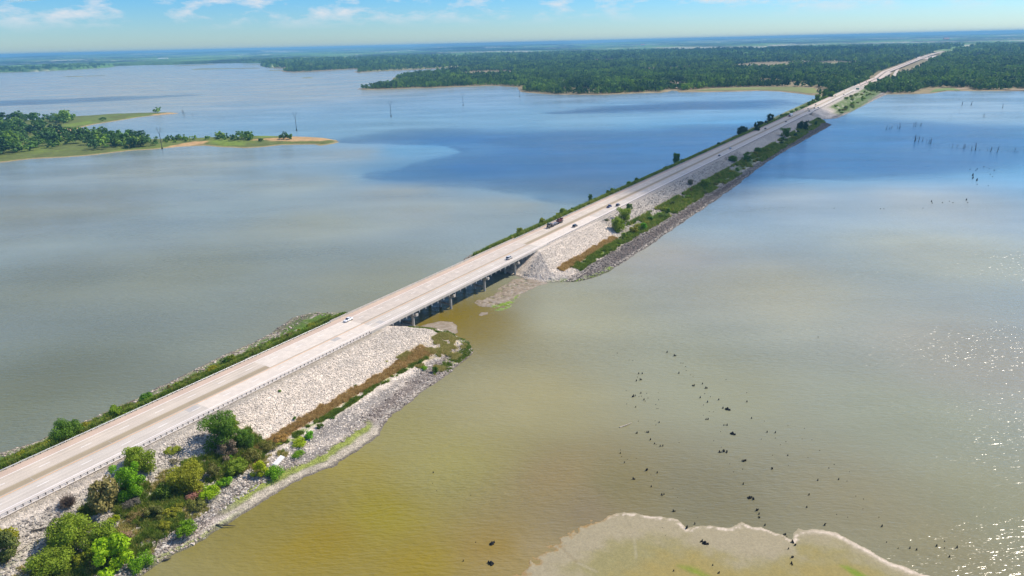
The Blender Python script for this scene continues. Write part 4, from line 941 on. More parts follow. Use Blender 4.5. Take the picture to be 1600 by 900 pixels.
for u, v, rp, cl_, h, lb_, tw in [
    (170, 797, 23, 'brown', 1.3, 'large brown and green mottled shrub left of the bright young tree', 0), (107, 792, 16, 'grey', 1.2, 'leafless twiggy shrub alone on the rocks left of the mottled shrub', 1), (258, 778, 15, 'dark', 1.2, 'dark green rounded shrub left of the yellowish tree', 0),
    (192, 845, 13, 'pink', 1.2, 'rusty pink shrub beside the loose green tree', 0), (180, 893, 28, 'lime', 1.0, 'lime green spreading bush at the bottom edge', 0), (222, 885, 16, 'bright', 1.2, 'deep green bush at the right end of the lime spreading one', 0),
    (294, 836, 15, 'bright', 1.2, 'isolated round yellow green bush on the lower shore rocks', 0), (8, 850, 20, 'yel', 1.2, 'upper yellow green bush at the left picture edge', 0), (6, 878, 19, 'olive', 1.2, 'lower olive bush at the left picture edge', 0),
    (229, 857, 6, 'bright', 1, 'tiny green bush on the pale debris left of the isolated round one', 0), (330, 778, 15, 'lime', 1, 'bright green bush in front of the broad yellowish tree', 0), (352, 757, 12, 'bright', 1, 'bright bush between the yellowish tree and the white slab', 0),
    (405, 744, 13, 'lime', 1, 'yellow green bush left of the dense shoreline bush', 0), (430, 744, 15, 'bright', 1.1, 'dense green bush at the shore beneath the white slab', 0), (372, 737, 17, 'mid', .9, 'green bush patch between the yellowish tree and the shore', 0), (395, 718, 16, 'olive', .9, 'olive grey bush behind the white slab', 0),
    (358, 715, 15, 'grey', 1, 'greyish bush at the foot of the largest tree', 0), (303, 778, 11, 'pink', 1, 'dusty pink bush in front of the broad yellowish tree', 0), (310, 795, 13, 'olive', .8, 'olive bush below the dusty pink bush', 0), (272, 800, 15, 'yel', .6, 'low yellow bush in the strip above the shore debris', 0),
    (240, 812, 15, 'olive', .7, 'low olive bush right of the rusty pink one', 0), (215, 808, 14, 'brown', .7, 'low brownish bush at the middle of the lower left thicket', 0), (258, 825, 10, 'yel', .8, 'low yellow green bush at the edge of the pale debris', 0),
    (468, 694, 14, 'lime', .6, 'bright green weedy patch bush at the start of the brown grass strip', 0), (482, 685, 9, 'bright', .8, 'green bush right of the first bright weedy bush', 0), (466, 712, 10, 'bright', .8, 'small green bush above the algae beach', 0), (500, 668, 6, 'dark', .9, 'small dark bush on the brown grass strip', 0),
    (520, 654, 4, 'dark', .9, 'tiny dark bush on the pale lower rocks', 0), (680, 583, 6, 'dark', 1, 'dark bush on the green tip near the bridge', 0), (663, 577, 6, 'bright', 1, 'green bush left of the dark one on the tip near the bridge', 0), (657, 568, 4, 'dark', 1.3, 'narrow dark bush at the left edge of the green tip', 0),
    (150, 886, 16, 'olive', .8, 'olive scrub between the bottom tree and the lime bush', 0), (130, 884, 12, 'yel', .8, 'low yellow scrub in front of the big domed tree', 0), (205, 790, 12, 'grey', .9, 'thin grey scrub below the bright young tree', 0), (270, 705, 13, 'yel', .3, 'flat green weeds on the rocks below the guard rail', 0), (272, 722, 8, 'grey', .6, 'small pale weeds below the flat green weeds', 0),
    (340, 745, 13, 'olive', .9, 'olive shrub behind the two bright bushes', 0), (420, 700, 13, 'olive', .8, 'olive shrub where the brown grass begins', 0), (440, 688, 12, 'ora', .5, 'low orange brown shrub at the end of the grass strip', 0), (437, 458 + 235, 9, 'mid', .7, 'green shrub beside the orange brown one', 0),
    (984, 328, 6, 'dark', 1, 'small dark shrub right of the tree pair past the bridge', 0), (948, 345, 4, 'grey', 1, 'small grey shrub left of the tree pair past the bridge', 0), (437, 612, 3, 'dark', .8, 'tiny dark weed alone in the middle of the pale rock slope', 0), (555, 603, 3, 'dark', .8, 'tiny weed low on the pale rock slope', 0), (460, 655, 3.5, 'dark', .8, 'tiny weed just above the brown strip', 0), (604, 565, 2.5, 'lime', .8, 'tiny bright weed high on the pale rock slope', 0)]:
    put_bush(u, v, rp, cl_, lb_, None, h, 'shrubs on the near rock slope' if u < 900 else 'shrubs on the slope past the bridge', twig=bool(tw))

rt = random.Random(77)
for k in range(40):
    s_ = rt.uniform(44, 118); d_ = rt.uniform(29, 45) + (s_ - 80) * -.03; c_ = rt.choice(['yel', 'olive', 'mid', 'bright', 'lime', 'brown', 'olive', 'yel']); p_ = xy(s_, d_); R0 = math.hypot(math.hypot(*p_), CAMZ); rm = rt.uniform(.8, 1.9)
    put_bush(0, 0, rm * FPX / R0, c_, {'yel': 'yellow green', 'olive': 'olive', 'mid': 'mid green', 'bright': 'bright green', 'lime': 'lime green', 'brown': 'brownish'}[c_] + (' small' if rm < 1.3 else ' larger') + ' scrub bush filling the near thicket ' + ('at its bottom end' if s_ < 68 else ('at its middle' if s_ < 92 else 'at its upper end')), None, rt.uniform(.5, .95), 'scrub bushes filling the near thicket', (s_, d_))

# shrubs along both banks
def where(s):
    for a_, t_ in ((-999, 'left of the biggest lakeside tree'), (86, 'right of the biggest lakeside tree'), (150, 'left of the white car'), (215, 'by the bridge'), (343, 'from the bridge to the flatbed truck'), (400, 'beyond the flatbed truck'), (520, 'before the shaded stretch'), (700, 'on the shaded stretch'), (930, 'near the lakeside tree clump'), (1080, 'short of the small far bridge'), (1215, 'past the small far bridge'), (1500, 'near the far shore')):
        if s >= a_: r = t_
    return r
adj = dict(dark='dark green', mid='mid green', yel='yellow green', olive='olive', bright='bright green', lime='lime green', brown='brownish', deep='very dark green')
rr = random.Random(17)
def bankrow(s0, s1, step, dlo, dhi, rlo, rhi, cols, side, grp, hs=(.7, 1.1)):
    s = s0
    while s < s1:
        d = rr.uniform(dlo, dhi); R_m = rr.uniform(rlo, rhi); c = rr.choice(cols)
        p = xy(s, d); R = math.hypot(math.hypot(*p), CAMZ)
        size = 'small' if R_m < rlo + (rhi - rlo) * .33 else ('medium' if R_m < rlo + (rhi - rlo) * .66 else 'wide')
        put_bush(0, 0, R_m * FPX / R, c, f'{size} {adj[c]} shrub on the {side} bank {where(s)}', None, rr.uniform(*hs), grp + ' ' + where(s), (s, d))
        s += step * rr.uniform(.6, 1.4)
bankrow(-20, 195, 6.2, -26, -16, 1.8, 3.4, ['mid', 'mid', 'dark', 'yel', 'olive', 'bright'], 'lake side', 'shrubs on the lake side bank')
bankrow(10, 195, 9, -33, -27, 1.0, 1.8, ['mid', 'yel', 'olive'], 'outer lake side', 'outer shrubs on the lake side bank')
bankrow(345, 560, 6.5, -22, -15, 1.8, 3.0, ['mid', 'yel', 'dark', 'mid'], 'lake side', 'shrubs on the lake side bank')
bankrow(560, 1180, 20, -22, -15, 2.2, 3.6, ['dark', 'mid', 'deep'], 'lake side', 'shrubs on the lake side bank')
bankrow(1180, 1700, 22, -30, -15, 3.0, 5.0, ['dark', 'mid'], 'lake side', 'shrubs on the lake side bank')
bankrow(405, 560, 6.5, 33, 40, 2.0, 3.6, ['mid', 'dark', 'yel', 'olive', 'bright'], 'rocky side', 'shrubs on the rocky side bank')
bankrow(560, 880, 11, 30, 41, 2.0, 3.6, ['mid', 'dark', 'yel', 'olive'], 'rocky side', 'shrubs on the rocky side bank')
bankrow(880, 1165, 13, 28, 41, 2.2, 3.8, ['dark', 'mid', 'deep'], 'rocky side', 'shrubs on the rocky side bank')
bankrow(1300, 1760, 16, 22, 50, 2.6, 4.6, ['dark', 'mid', 'olive'], 'rocky side', 'shrubs on the rocky side bank')
for u, v, rp, c, h, lb_ in [(1056, 255, 6.5, 'dark', 1.3, 'lone tall tree on the lake side bank where the shade begins'), (1160, 210, 9, 'deep', .9, 'widest dark tree of the lakeside clump on the shaded bank'), (1182, 204, 6, 'deep', 1.1, 'middle tree of the lakeside clump on the shaded bank'), (1188, 198, 4.5, 'deep', 1.4, 'narrow tree at the right of the lakeside clump'), (1203, 191, 5.5, 'deep', 1.2, 'lollipop shaped lakeside tree right of the dark clump'),
                            (880, 336, 7, 'mid', 1.1, 'green tree on the lake side bank beyond the flatbed truck'), (922, 314, 4, 'dark', 1.4, 'narrow upright tree on the lake side bank above the blue vehicle'), (950, 303, 4, 'mid', 1.2, 'small tree on the lake side bank right of the narrow upright one'),
                            (1277, 158, 4.5, 'dark', 1.1, 'small tree with split crown on the lake side past the far bridge'), (1265, 163, 4.5, 'mid', .7, 'low tree on the lake side just past the far bridge'), (1288, 154, 4.5, 'dark', 1.3, 'upright tree on the lake side near the far meadow'), (1297, 151, 6, 'dark', .9, 'bushy tree at the corner of the far meadow'),
                            (1102, 293, 8, 'mid', .9, 'dark tree on the rocky bank at the edge of the shade'), (1145, 252, 7.5, 'dark', .8, 'first round tree on the shaded rocky bank'), (1166, 253, 9, 'dark', .8, 'wide bushy tree right of the first round tree on the shaded rocky bank'), (1184, 238, 7, 'dark', .8, 'tree low under the white car on the shaded bank'), (1226, 214, 8, 'dark', .9, 'broad dark tree on the shaded bank'), (1250, 202, 6, 'deep', 1.3, 'tall dark tree near the tip before the far bridge'), (1258, 204, 4.5, 'deep', 1.5, 'narrow dark tree nearest the tip before the far bridge'), (1078, 288, 5, 'grey', 1.2, 'thin grey tree on the rocks of the middle causeway')]:
    z = 3.0; s_, d_ = sd(u, v, z)
    put_tree(u, v, rp, c, lb_, None, h, 'larger trees along the causeway')

# tufts on the grass strips, rocks on the slopes: too many to count
def gn_scatter(name, pts, scl, rot, idx, variants, tilt=None):
    coll = bpy.data.collections.new(name + '_kinds')
    for i, me in enumerate(variants):
        o = bpy.data.objects.new(f'{name}_kind_{i}', me); coll.objects.link(o)
    me = bpy.data.meshes.new(name); pts = np.asarray(pts, np.float32); me.vertices.add(len(pts)); me.vertices.foreach_set('co', pts.ravel())
    for k, arr, ty in (('sc', scl, 'FLOAT'), ('rz', rot, 'FLOAT'), ('ix', idx, 'INT')):
        a_ = me.attributes.new(k, ty, 'POINT'); a_.data.foreach_set('value', np.asarray(arr, np.int32 if ty == 'INT' else np.float32))
    ng = bpy.data.node_groups.new(name, 'GeometryNodeTree'); ng.interface.new_socket('Geometry', in_out='INPUT', socket_type='NodeSocketGeometry'); ng.interface.new_socket('Geometry', in_out='OUTPUT', socket_type='NodeSocketGeometry')
    N = ng.nodes.new; gi, go = N('NodeGroupInput'), N('NodeGroupOutput'); ip = N('GeometryNodeInstanceOnPoints'); ci = N('GeometryNodeCollectionInfo')
    ci.inputs['Collection'].default_value = coll; ci.inputs['Separate Children'].default_value = True; ci.inputs['Reset Children'].default_value = True
    def at(nm, ty):
        q = N('GeometryNodeInputNamedAttribute'); q.data_type = ty; q.inputs['Name'].default_value = nm; return q.outputs[0]
    cx = N('ShaderNodeCombineXYZ'); Lk = ng.links.new
    Lk(at('rz', 'FLOAT'), cx.inputs['Z']); Lk(gi.outputs[0], ip.inputs['Points']); Lk(ci.outputs[0], ip.inputs['Instance']); ip.inputs['Pick Instance'].default_value = True
    Lk(at('ix', 'INT'), ip.inputs['Instance Index']); Lk(cx.outputs[0], ip.inputs['Rotation']); Lk(at('sc', 'FLOAT'), ip.inputs['Scale']); Lk(ip.outputs[0], go.inputs[0])
    o = link(name, me); md = o.modifiers.new('scatter', 'NODES'); md.node_group = ng
    return tag(o, kind='stuff')
def rock_variants(n, mat):
    import bmesh
    out = []
    for i in range(n):
        r = random.Random(900 + i); bm = bmesh.new(); bmesh.ops.create_icosphere(bm, subdivisions=1, radius=.5)
        sx, sy, sz = r.uniform(.8, 1.3), r.uniform(.7, 1.1), r.uniform(.45, .8)
        for v in bm.verts: v.co *= r.uniform(.75, 1.15); v.co.x *= sx; v.co.y *= sy; v.co.z *= sz
        me = bpy.data.meshes.new('rock'); bm.to_mesh(me); bm.free(); me.materials.append(mat); out.append(me)
    return out
def rockmat(name, c0, c1, c2):
    m, n, b, o = newmat(name); b.inputs['Roughness'].default_value = .9; b.inputs['Specular IOR Level'].default_value = .15
    i = n.nodes.new('ShaderNodeObjectInfo'); rp_ = n.nodes.new('ShaderNodeValToRGB'); e = rp_.color_ramp.elements; e[0].color = (*c0, 1); e[1].color = (*c2, 1); k = e.new(.5); k.color = (*c1, 1)
    n.links.new(i.outputs['Random'], rp_.inputs[0]); n.links.new(rp_.outputs[0], b.inputs['Base Color']); return m
g = np.random.default_rng(5)
RK4 = rockmat('dark_shore_rock', (.06, .055, .05), (.15, .135, .12), (.34, .30, .26))
def scatter_rocks(name, n, s0, s1, d0, d1, cond, mat, lo, hi):
    s = g.uniform(s0, s1, n); d = g.uniform(d0, d1, n); z, q, e, r, l = zland(s, d); k = cond(s, d, q, e, r) & (q > .3)
    s, d, z = s[k], d[k], z[k]; X, Y = XY(s, d); m = len(s)
    return gn_scatter(name, np.stack([X, Y, z + .05], 1), lo + (hi * 1.5 - lo) * g.uniform(0, 1, m) ** 2.4, g.uniform(0, 6.28, m), g.integers(0, 6, m), rock_variants(6, mat))
RK1 = rockmat('pale_rock', (.38, .33, .27), (.66, .59, .49), (.80, .72, .61)); RK2 = rockmat('grey_rock', (.14, .125, .11), (.38, .35, .305), (.62, .57, .49)); RK3 = rockmat('shore_rock', (.10, .08, .065), (.32, .27, .225), (.60, .53, .45))
scatter_rocks('riprap_pale_rocks', 26000, 95, 232, 15.5, 42, lambda s, d, q, e, r: ((s > 112) | (g.random(len(s)) < .3)) & ((d < 33) | (s > 200)), RK1, .2, .5)
scatter_rocks('riprap_pale_rocks_beyond', 16000, 309, 428, 15.5, 45, lambda s, d, q, e, r: (d < 33) | (s < 335), RK1, .22, .55)
scatter_rocks('riprap_grey_rocks', 17000, -10, 118, 17, 50, lambda s, d, q, e, r: s < 116 - (d - 15) * .2, RK2, .25, .7)
scatter_rocks('riprap_shore_rocks', 15000, -10, 232, 41, 60, lambda s, d, q, e, r: ((r - d) < 9.5 + (fbm(s * .1, d * .3, 3, 131) - .5) * 8) & (((s < 88) | (s > 150)) | (r - d > 6.5)), RK3, .25, .6)
scatter_rocks('riprap_bench_rocks', 5000, 100, 232, 41, 56, lambda s, d, q, e, r: ((r - d) > 8), RK1, .2, .6)
scatter_rocks('riprap_grey_rocks_beyond', 15000, 415, 760, 15, 46, lambda s, d, q, e, r: (d < 32) | (d > 41), RK2, .35, .85)
scatter_rocks('riprap_shore_rocks_beyond', 22000, 312, 1150, 41, 56, lambda s, d, q, e, r: r - d < 13, RK4, .35, .8)
scatter_rocks('riprap_lake_side_rocks', 9000, 0, 232, -48, -18, lambda s, d, q, e, r: q < 9, RK3, .3, .8)
scatter_rocks('riprap_lake_side_rocks_beyond', 7000, 320, 620, -42, -20, lambda s, d, q, e, r: q < 7, RK3, .4, .9)

def tuftmat(name, a_, b_, c_):
    m, n, b, o = newmat(name); b.inputs['Roughness'].default_value = .8; b.inputs['Specular IOR Level'].default_value = .1
    i = n.nodes.new('ShaderNodeObjectInfo'); rp_ = n.nodes.new('ShaderNodeValToRGB'); e = rp_.color_ramp.elements; e[0].color = (*a_, 1); e[1].color = (*c_, 1); k = e.new(.5); k.color = (*b_, 1)
    n.links.new(i.outputs['Random'], rp_.inputs[0]); n.links.new(rp_.outputs[0], b.inputs['Base Color'])
    tr = n.nodes.new('ShaderNodeBsdfTranslucent'); n.links.new(rp_.outputs[0], tr.inputs['Color']); mx = n.nodes.new('ShaderNodeMixShader'); mx.inputs[0].default_value = .4
    n.links.new(b.outputs[0], mx.inputs[1]); n.links.new(tr.outputs[0], mx.inputs[2]); n.links.new(mx.outputs[0], o.inputs['Surface']); return m
def tufts(mat, seed, n=26, h=.7, w=.09):
    r = np.random.default_rng(seed); V = []; F = []
    for k in range(n):
        an = r.uniform(0, 6.28); l_ = r.uniform(.2, .6) * h; x, y = r.normal(0, .22, 2); tx, ty = -math.sin(an) * w, math.cos(an) * w; hh = h * r.uniform(.5, 1.1); b = len(V)
        V += [(x - tx, y - ty, -.1), (x + tx, y + ty, -.1), (x + math.cos(an) * l_, y + math.sin(an) * l_, hh)]; F.append((b, b + 1, b + 2))
    return make_mesh('tuft', V, F, [mat])
def scatter_tufts(name, n, s0, s1, cond, mat, h, lo=.7, hi=1.5, drange=(-40, 60)):
    s = g.uniform(s0, s1, n); d = g.uniform(*drange, n); z, q, e, r, l = zland(s, d); k = cond(s, d, q, e, r) & (q > .5); s, d, z = s[k], d[k], z[k]; X, Y = XY(s, d); m = len(s)
    return gn_scatter(name, np.stack([X, Y, z], 1), g.uniform(lo, hi, m), g.uniform(0, 6.28, m), g.integers(0, 3, m), [tufts(mat, 70 + i, h=h) for i in range(3)])
TB = tuftmat('dry_brown_grass', (.30, .20, .06), (.60, .40, .15), (.75, .60, .28)); TG = tuftmat('green_weeds', (.08, .15, .02), (.17, .27, .03), (.36, .40, .08)); TT = tuftmat('tan_grass', (.28, .33, .05), (.50, .44, .15), (.68, .58, .26)); TD = tuftmat('mixed_scrub', (.10, .18, .02), (.20, .30, .04), (.42, .42, .10))
wv = lambda s, d: (fbm(s * .12, d * .3, 4, 21) - .5) * 2
scatter_tufts('brown_grass', 16000, 112, 205, lambda s, d, q, e, r: np.abs(d - 34.6 - wv(s, d)) < (2.4 + 1.8 * sstep(182, 200, s)) * g.uniform(.3, 1, len(s)) ** .6 * (.5 + fbm(s * .25, d * .1, 3, 132)), TB, .6, drange=(28, 44))
scatter_tufts('brown_grass_beyond', 9000, 326, 402, lambda s, d, q, e, r: np.abs(d - 33 - wv(s, d)) < 2.6 * g.uniform(.3, 1, len(s)) ** .6 * (.5 + fbm(s * .2, d * .1, 3, 133)), TB, .8, 1, 1.9, drange=(28, 42))
scatter_tufts('green_weeds', 14000, 108, 206, lambda s, d, q, e, r: (np.abs(d - 38.4 - wv(s, d)) < 1.6 * g.uniform(.3, 1, len(s))) & (fbm(s * .3, d * .3, 3, 90) > .47), TG, .55, drange=(33, 44))
scatter_tufts('green_weeds_beyond', 14000, 334, 560, lambda s, d, q, e, r: (np.abs(d - 38.5 - wv(s, d)) < 3.6) & (fbm(s * .2, d * .3, 3, 91) > .38), TG, .8, 1, 2.1, drange=(31, 46))
scatter_tufts('tip_grass', 14000, 196, 232, lambda s, d, q, e, r: (((q < 5.5) & (q > .9) & (d > 34) & (fbm(s * .4, d * .4, 3, 140) > .4)) | ((s > 218) & (d < 34) & (fbm(s * .4, d * .4, 3, 92) > .5))) , TG, .4, drange=(12, 52))
scatter_tufts('tip_tan_grass', 16000, 190, 226, lambda s, d, q, e, r: (d > 30) & (q > 3) & (fbm(s * .25, d * .25, 3, 93) > .56), TT, .6, drange=(28, 50))
scatter_tufts('thicket_undergrowth', 42000, -10, 120, lambda s, d, q, e, r: (np.abs(d - 35 - (fbm(s * .04, d * .1, 3, 23) - .5) * 14) < 9) & (fbm(s * .13, d * .2, 3, 94) > .49) & (fbm(s * .7, d * .7, 2, 134) > .42), TD, .9, .6, 2.0, drange=(20, 50))
scatter_tufts('thicket_dry_grass', 12000, 10, 120, lambda s, d, q, e, r: (np.abs(d - 36 - (fbm(s * .04, d * .1, 3, 23) - .5) * 14) < 10) & (fbm(s * .2, d * .25, 3, 141) > .52), TT, .7, .6, 1.5, drange=(20, 50))
scatter_tufts('lake_side_undergrowth', 26000, -20, 215, lambda s, d, q, e, r: (fbm(s * .1, d * .2, 3, 95) > .40) & (fbm(s * .6, d * .6, 2, 135) > .38) & (q > 2), TD, .9, .8, 1.9, drange=(-34, -14))
scatter_tufts('lake_side_undergrowth_beyond', 26000, 326, 1180, lambda s, d, q, e, r: (fbm(s * .1, d * .2, 3, 96) > .3) & (q > 2), TD, 1.1, 1.2, 2.6, drange=(-30, -14))
scatter_tufts('slope_scrub', 18000, 430, 1180, lambda s, d, q, e, r: (fbm(s * .05, d * .12, 3, 97) > .42) & (d > 28), TD, 1.1, 1.2, 2.6, drange=(24, 43))

# ------------------------------------------------------------------ far trees and the forest
def fartree(seed, R, H, n=260, leaf=1.5):
    me, lbx = crown_mesh('far_tree', seed, R, H, H * .16, 9, n, leaf, mats=[M_FARLEAF]); return me
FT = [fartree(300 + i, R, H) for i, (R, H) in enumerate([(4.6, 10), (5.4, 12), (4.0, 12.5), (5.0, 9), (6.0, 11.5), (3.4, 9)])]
def road_clear(x, y):
    s = x * TV[0] + y * TV[1]; d = x * NV[0] + y * NV[1] - D0
    rel = d - np.interp(s, clS, clD)
    return (rel > -22 - (s > 2300) * 8) & (rel < 24 + sstep(1850, 2300, s) * 26 + (s > 2600) * 26) & (s > 1500)
def forest_points():
    P = []
    for r0, r1, sp in ((1500, 2300, 8.6), (2300, 3300, 10.5), (3300, 4800, 15), (4800, 7500, 26)):
        A = (r1 * r1 - r0 * r0) * R_(86) / 2; n = int(A / sp ** 2); rr_ = np.sqrt(g.uniform(r0 * r0, r1 * r1, n)); aa = g.uniform(-R_(42), R_(44), n)
        P.append(np.stack([rr_ * np.sin(aa), rr_ * np.cos(aa), np.full(n, sp)], 1))
    P = np.concatenate(P); x, y = P[:, 0], P[:, 1]
    q = poly_sd(x, y, LANDPOLY); edge = 8 + 26 * fbm(x * .008, y * .008, 3, 101)
    k = (q > edge) & ~road_clear(x, y)
    for i_, F_ in enumerate(FIELDS): k &= poly_sd(x, y, F_) < (-28 if i_ in (0, 5) else -3)
    for h in HXY: k &= ~((np.abs(x - h[0]) < 40) & (y - h[1] < 10) & (y - h[1] > -90))
    k &= (fbm(x * .0035, y * .0035, 4, 102) > np.where(y > 3000, .40, .33)) | (q < 60)
    return P[k], q[k]
FP, FQ = forest_points()
dist = np.hypot(FP[:, 0], FP[:, 1])
fs = g.uniform(.6, 1.45, len(FP)) * np.where(FP[:, 2] > 20, 2.0, np.where(FP[:, 2] > 12, 1.3, 1.0)) * (.75 + .5 * sstep(6, 60, FQ))
# the front rank of the forest stands as separate trees
front = np.argsort(dist + FQ * 3)[:20]; mask = np.ones(len(FP), bool); mask[front] = False
gn_scatter('forest_trees', np.stack([FP[mask, 0], FP[mask, 1], np.full(mask.sum(), .8)], 1), fs[mask], g.uniform(0, 6.28, mask.sum()), g.integers(0, 6, mask.sum()), FT)
def sector(x):
    u = 800 + FPX * x[0] / x[1]
    for a_, t_ in ((-9999, 'at the left end of the forested point'), (720, 'along the straight shore of the forested point'), (860, 'behind the sandy shore of the forested point'), (1020, 'around the small sandy clearing'), (1120, 'behind the lakeside meadow'), (1330, 'on the shore right of the highway'), (1460, 'behind the green shore at the right')):
        if u >= a_: r = t_
    return r
for i in front:
    x, y = FP[i, :2]; o = link('tree', FT[int(g.integers(0, 6))], None, (x, y, .8), float(g.uniform(0, 6.28))); k = float(fs[i]) * 1.05; o.scale = (k, k, k)
    tag(o, ('tall ' if k > 1 else 'short ') + 'dark green tree in the front row ' + sector((x, y)), 'tree', 'front row of forest trees ' + sector((x, y)))

# groves on the wooded peninsula
GROVES = [([(-60, 196), (0, 189.5), (50, 187), (85, 187.5), (120, 189), (108, 193), (98, 200), (92, 210), (40, 216), (-60, 224)], 95, 'in the rear grove at the left end of the wooded peninsula', 8.6), ([(-60, 232), (0, 222), (40, 218), (100, 213), (140, 211), (162, 218), (200, 219), (240, 220), (240, 230), (205, 233), (150, 237), (130, 231), (60, 236), (-40, 252)], 130, 'in the front grove of the wooded peninsula', 8.2),
          ([(244, 221), (270, 219.5), (306, 219.5), (306, 222), (250, 226)], 16, 'in the thin row left of the round clump on the peninsula', 4.2), ([(340, 216), (365, 214.5), (394, 218), (396, 222), (372, 222), (342, 219)], 20, 'in the dense round clump on the peninsula', 5.6), ([(434, 217), (448, 216.5), (460, 217), (462, 219.5), (436, 220)], 6, 'in the small clump on the sandy end of the peninsula', 4.4),
          ([(400, 222), (412, 221.5), (412, 223.5), (402, 224)], 2, 'as a low clump right of the round clump on the peninsula', 3.2), ([(325, 219), (331, 218.5), (331, 220.5), (325, 221)], 1, 'alone left of the round clump on the peninsula', 5), ([(239, 176.5), (254, 176), (255, 177.2), (241, 177.6)], 4, 'at the tip of the rear arm of the peninsula', 4.6), ([(142, 187), (165, 186), (168, 190), (145, 191)], 5, 'on the grassy rear arm of the peninsula', 3.6)]
for ip, n, where_, rad in GROVES:
    P = np.array([pix(*p) for p in ip]); k = 0; tries = 0; placed = []
    while k < n and tries < 6000:
        tries += 1; x, y = g.uniform(P[:, 0].min(), P[:, 0].max()), g.uniform(P[:, 1].min(), P[:, 1].max())
        if poly_sd(np.array([x]), np.array([y]), P)[0] < 0 or poly_sd(np.array([x]), np.array([y]), PENW)[0] < 3: continue
        if any(math.hypot(x - a_, y - b_) < rad * .42 for a_, b_ in placed): continue
        placed.append((x, y)); v_ = int(g.integers(0, 6)); o = link('tree', FT[v_], None, (x, y, .7), float(g.uniform(0, 6.28))); sc_ = rad / 4.8 * float(g.uniform(.75, 1.3)); o.scale = (sc_ * 1.15, sc_ * 1.15, sc_ * float(g.uniform(.7, .9)))
        tag(o, ('big ' if sc_ > 1.1 else 'small ') + 'green tree ' + where_, 'tree', 'trees ' + where_); k += 1

# canopy of the far woods
def canopy():
    rr_ = np.geomspace(5200, 37500, 210); aa = np.radians(np.linspace(-47, 47, 760))
    Rm, Am = np.meshgrid(rr_, aa, indexing='ij'); X, Y = (Rm * np.sin(Am)).ravel(), (Rm * np.cos(Am)).ravel()
    X = np.clip(X, -26500, 26500); q = poly_sd(X, Y, LANDPOLY)
    hill = 60 * sstep(9000, 26000, Y) * fbm(X * .00022, Y * .00035, 4, 111) ** 2 * 2
    op = sstep(.55, .58, fbm(X * .0011, Y * .0008, 4, 112))      # open fields among the woods
    z = 2 + (13 + 5 * vnoise(X * .05, Y * .05)) * (1 - op) + hill + g.uniform(-6, 6, len(X)) * (1 - op)
    z = np.where(q > 20, z, -2.5)
    n = fbm(X * .002, Y * .001, 4, 113)
    c = np.array((0.07, 0.14, 0.03)) * (.15 + 1.7 * sstep(.3, .7, n)[:, None]); c = c * (1 - op[:, None]) + np.array((0.42, 0.42, 0.24)) * op[:, None]
    n_, m_ = Rm.shape; idx = np.arange(n_ * m_).reshape(n_, m_); f = np.stack([idx[:-1, :-1], idx[:-1, 1:], idx[1:, 1:], idx[1:, :-1]], -1).reshape(-1, 4)[:, ::-1]
    f = f[(z[f] > -2).any(1)]
    m = groundmat('far_wood_canopy', nscale=.04, spread=.5, bump=0)
    tag(link('far_woods', make_mesh('far_woods', np.stack([X, Y, z], 1), f, [m], cols=c)), kind='stuff')
canopy()

# ------------------------------------------------------------------ stumps, snags, driftwood
def stump_mesh(seed, h, r0, n=3, mat=None, br=0):
    r = random.Random(seed); a = MB()
    for k in range(n):
        x, y = (0, 0) if k == 0 else (r.uniform(-.7, .7) * r0 * 2.4, r.uniform(-.7, .7) * r0 * 2.4); hh = h * (1 if k == 0 else r.uniform(.35, .8)); lx, ly = r.uniform(-.15, .15) * hh, r.uniform(-.15, .15) * hh; q = r0 * (1 if k == 0 else r.uniform(.5, .8))
        a.tube([(x, y, -1.2), (x, y, .1), (x + lx * .5, y + ly * .5, hh * .6), (x + lx, y + ly, hh)], [q * 1.5, q * 1.25, q * .85, q * .35], 7)
    for k in range(br):
        z = h * r.uniform(.35, .85); an = r.uniform(0, 6.28); l_ = h * r.uniform(.12, .3); a.tube([(0, 0, z), (math.cos(an) * l_, math.sin(an) * l_, z + l_ * .9)], [r0 * .35, r0 * .1], 4)
    return a.mesh('stump' if not br else 'snag', [mat or M_DEAD])
STUMPS = [stump_mesh(1, .9, .28, 1), stump_mesh(2, 1.0, .3, 3), stump_mesh(3, 1.3, .3, 2), stump_mesh(4, .8, .4, 4)]
SNAGS = [stump_mesh(11, 8, .28, 1, M_SNAG, 5), stump_mesh(12, 9, .26, 1, M_SNAG, 8), stump_mesh(13, 6, .3, 2, M_SNAG, 4), stump_mesh(14, 10, .3, 1, M_SNAG, 9)]
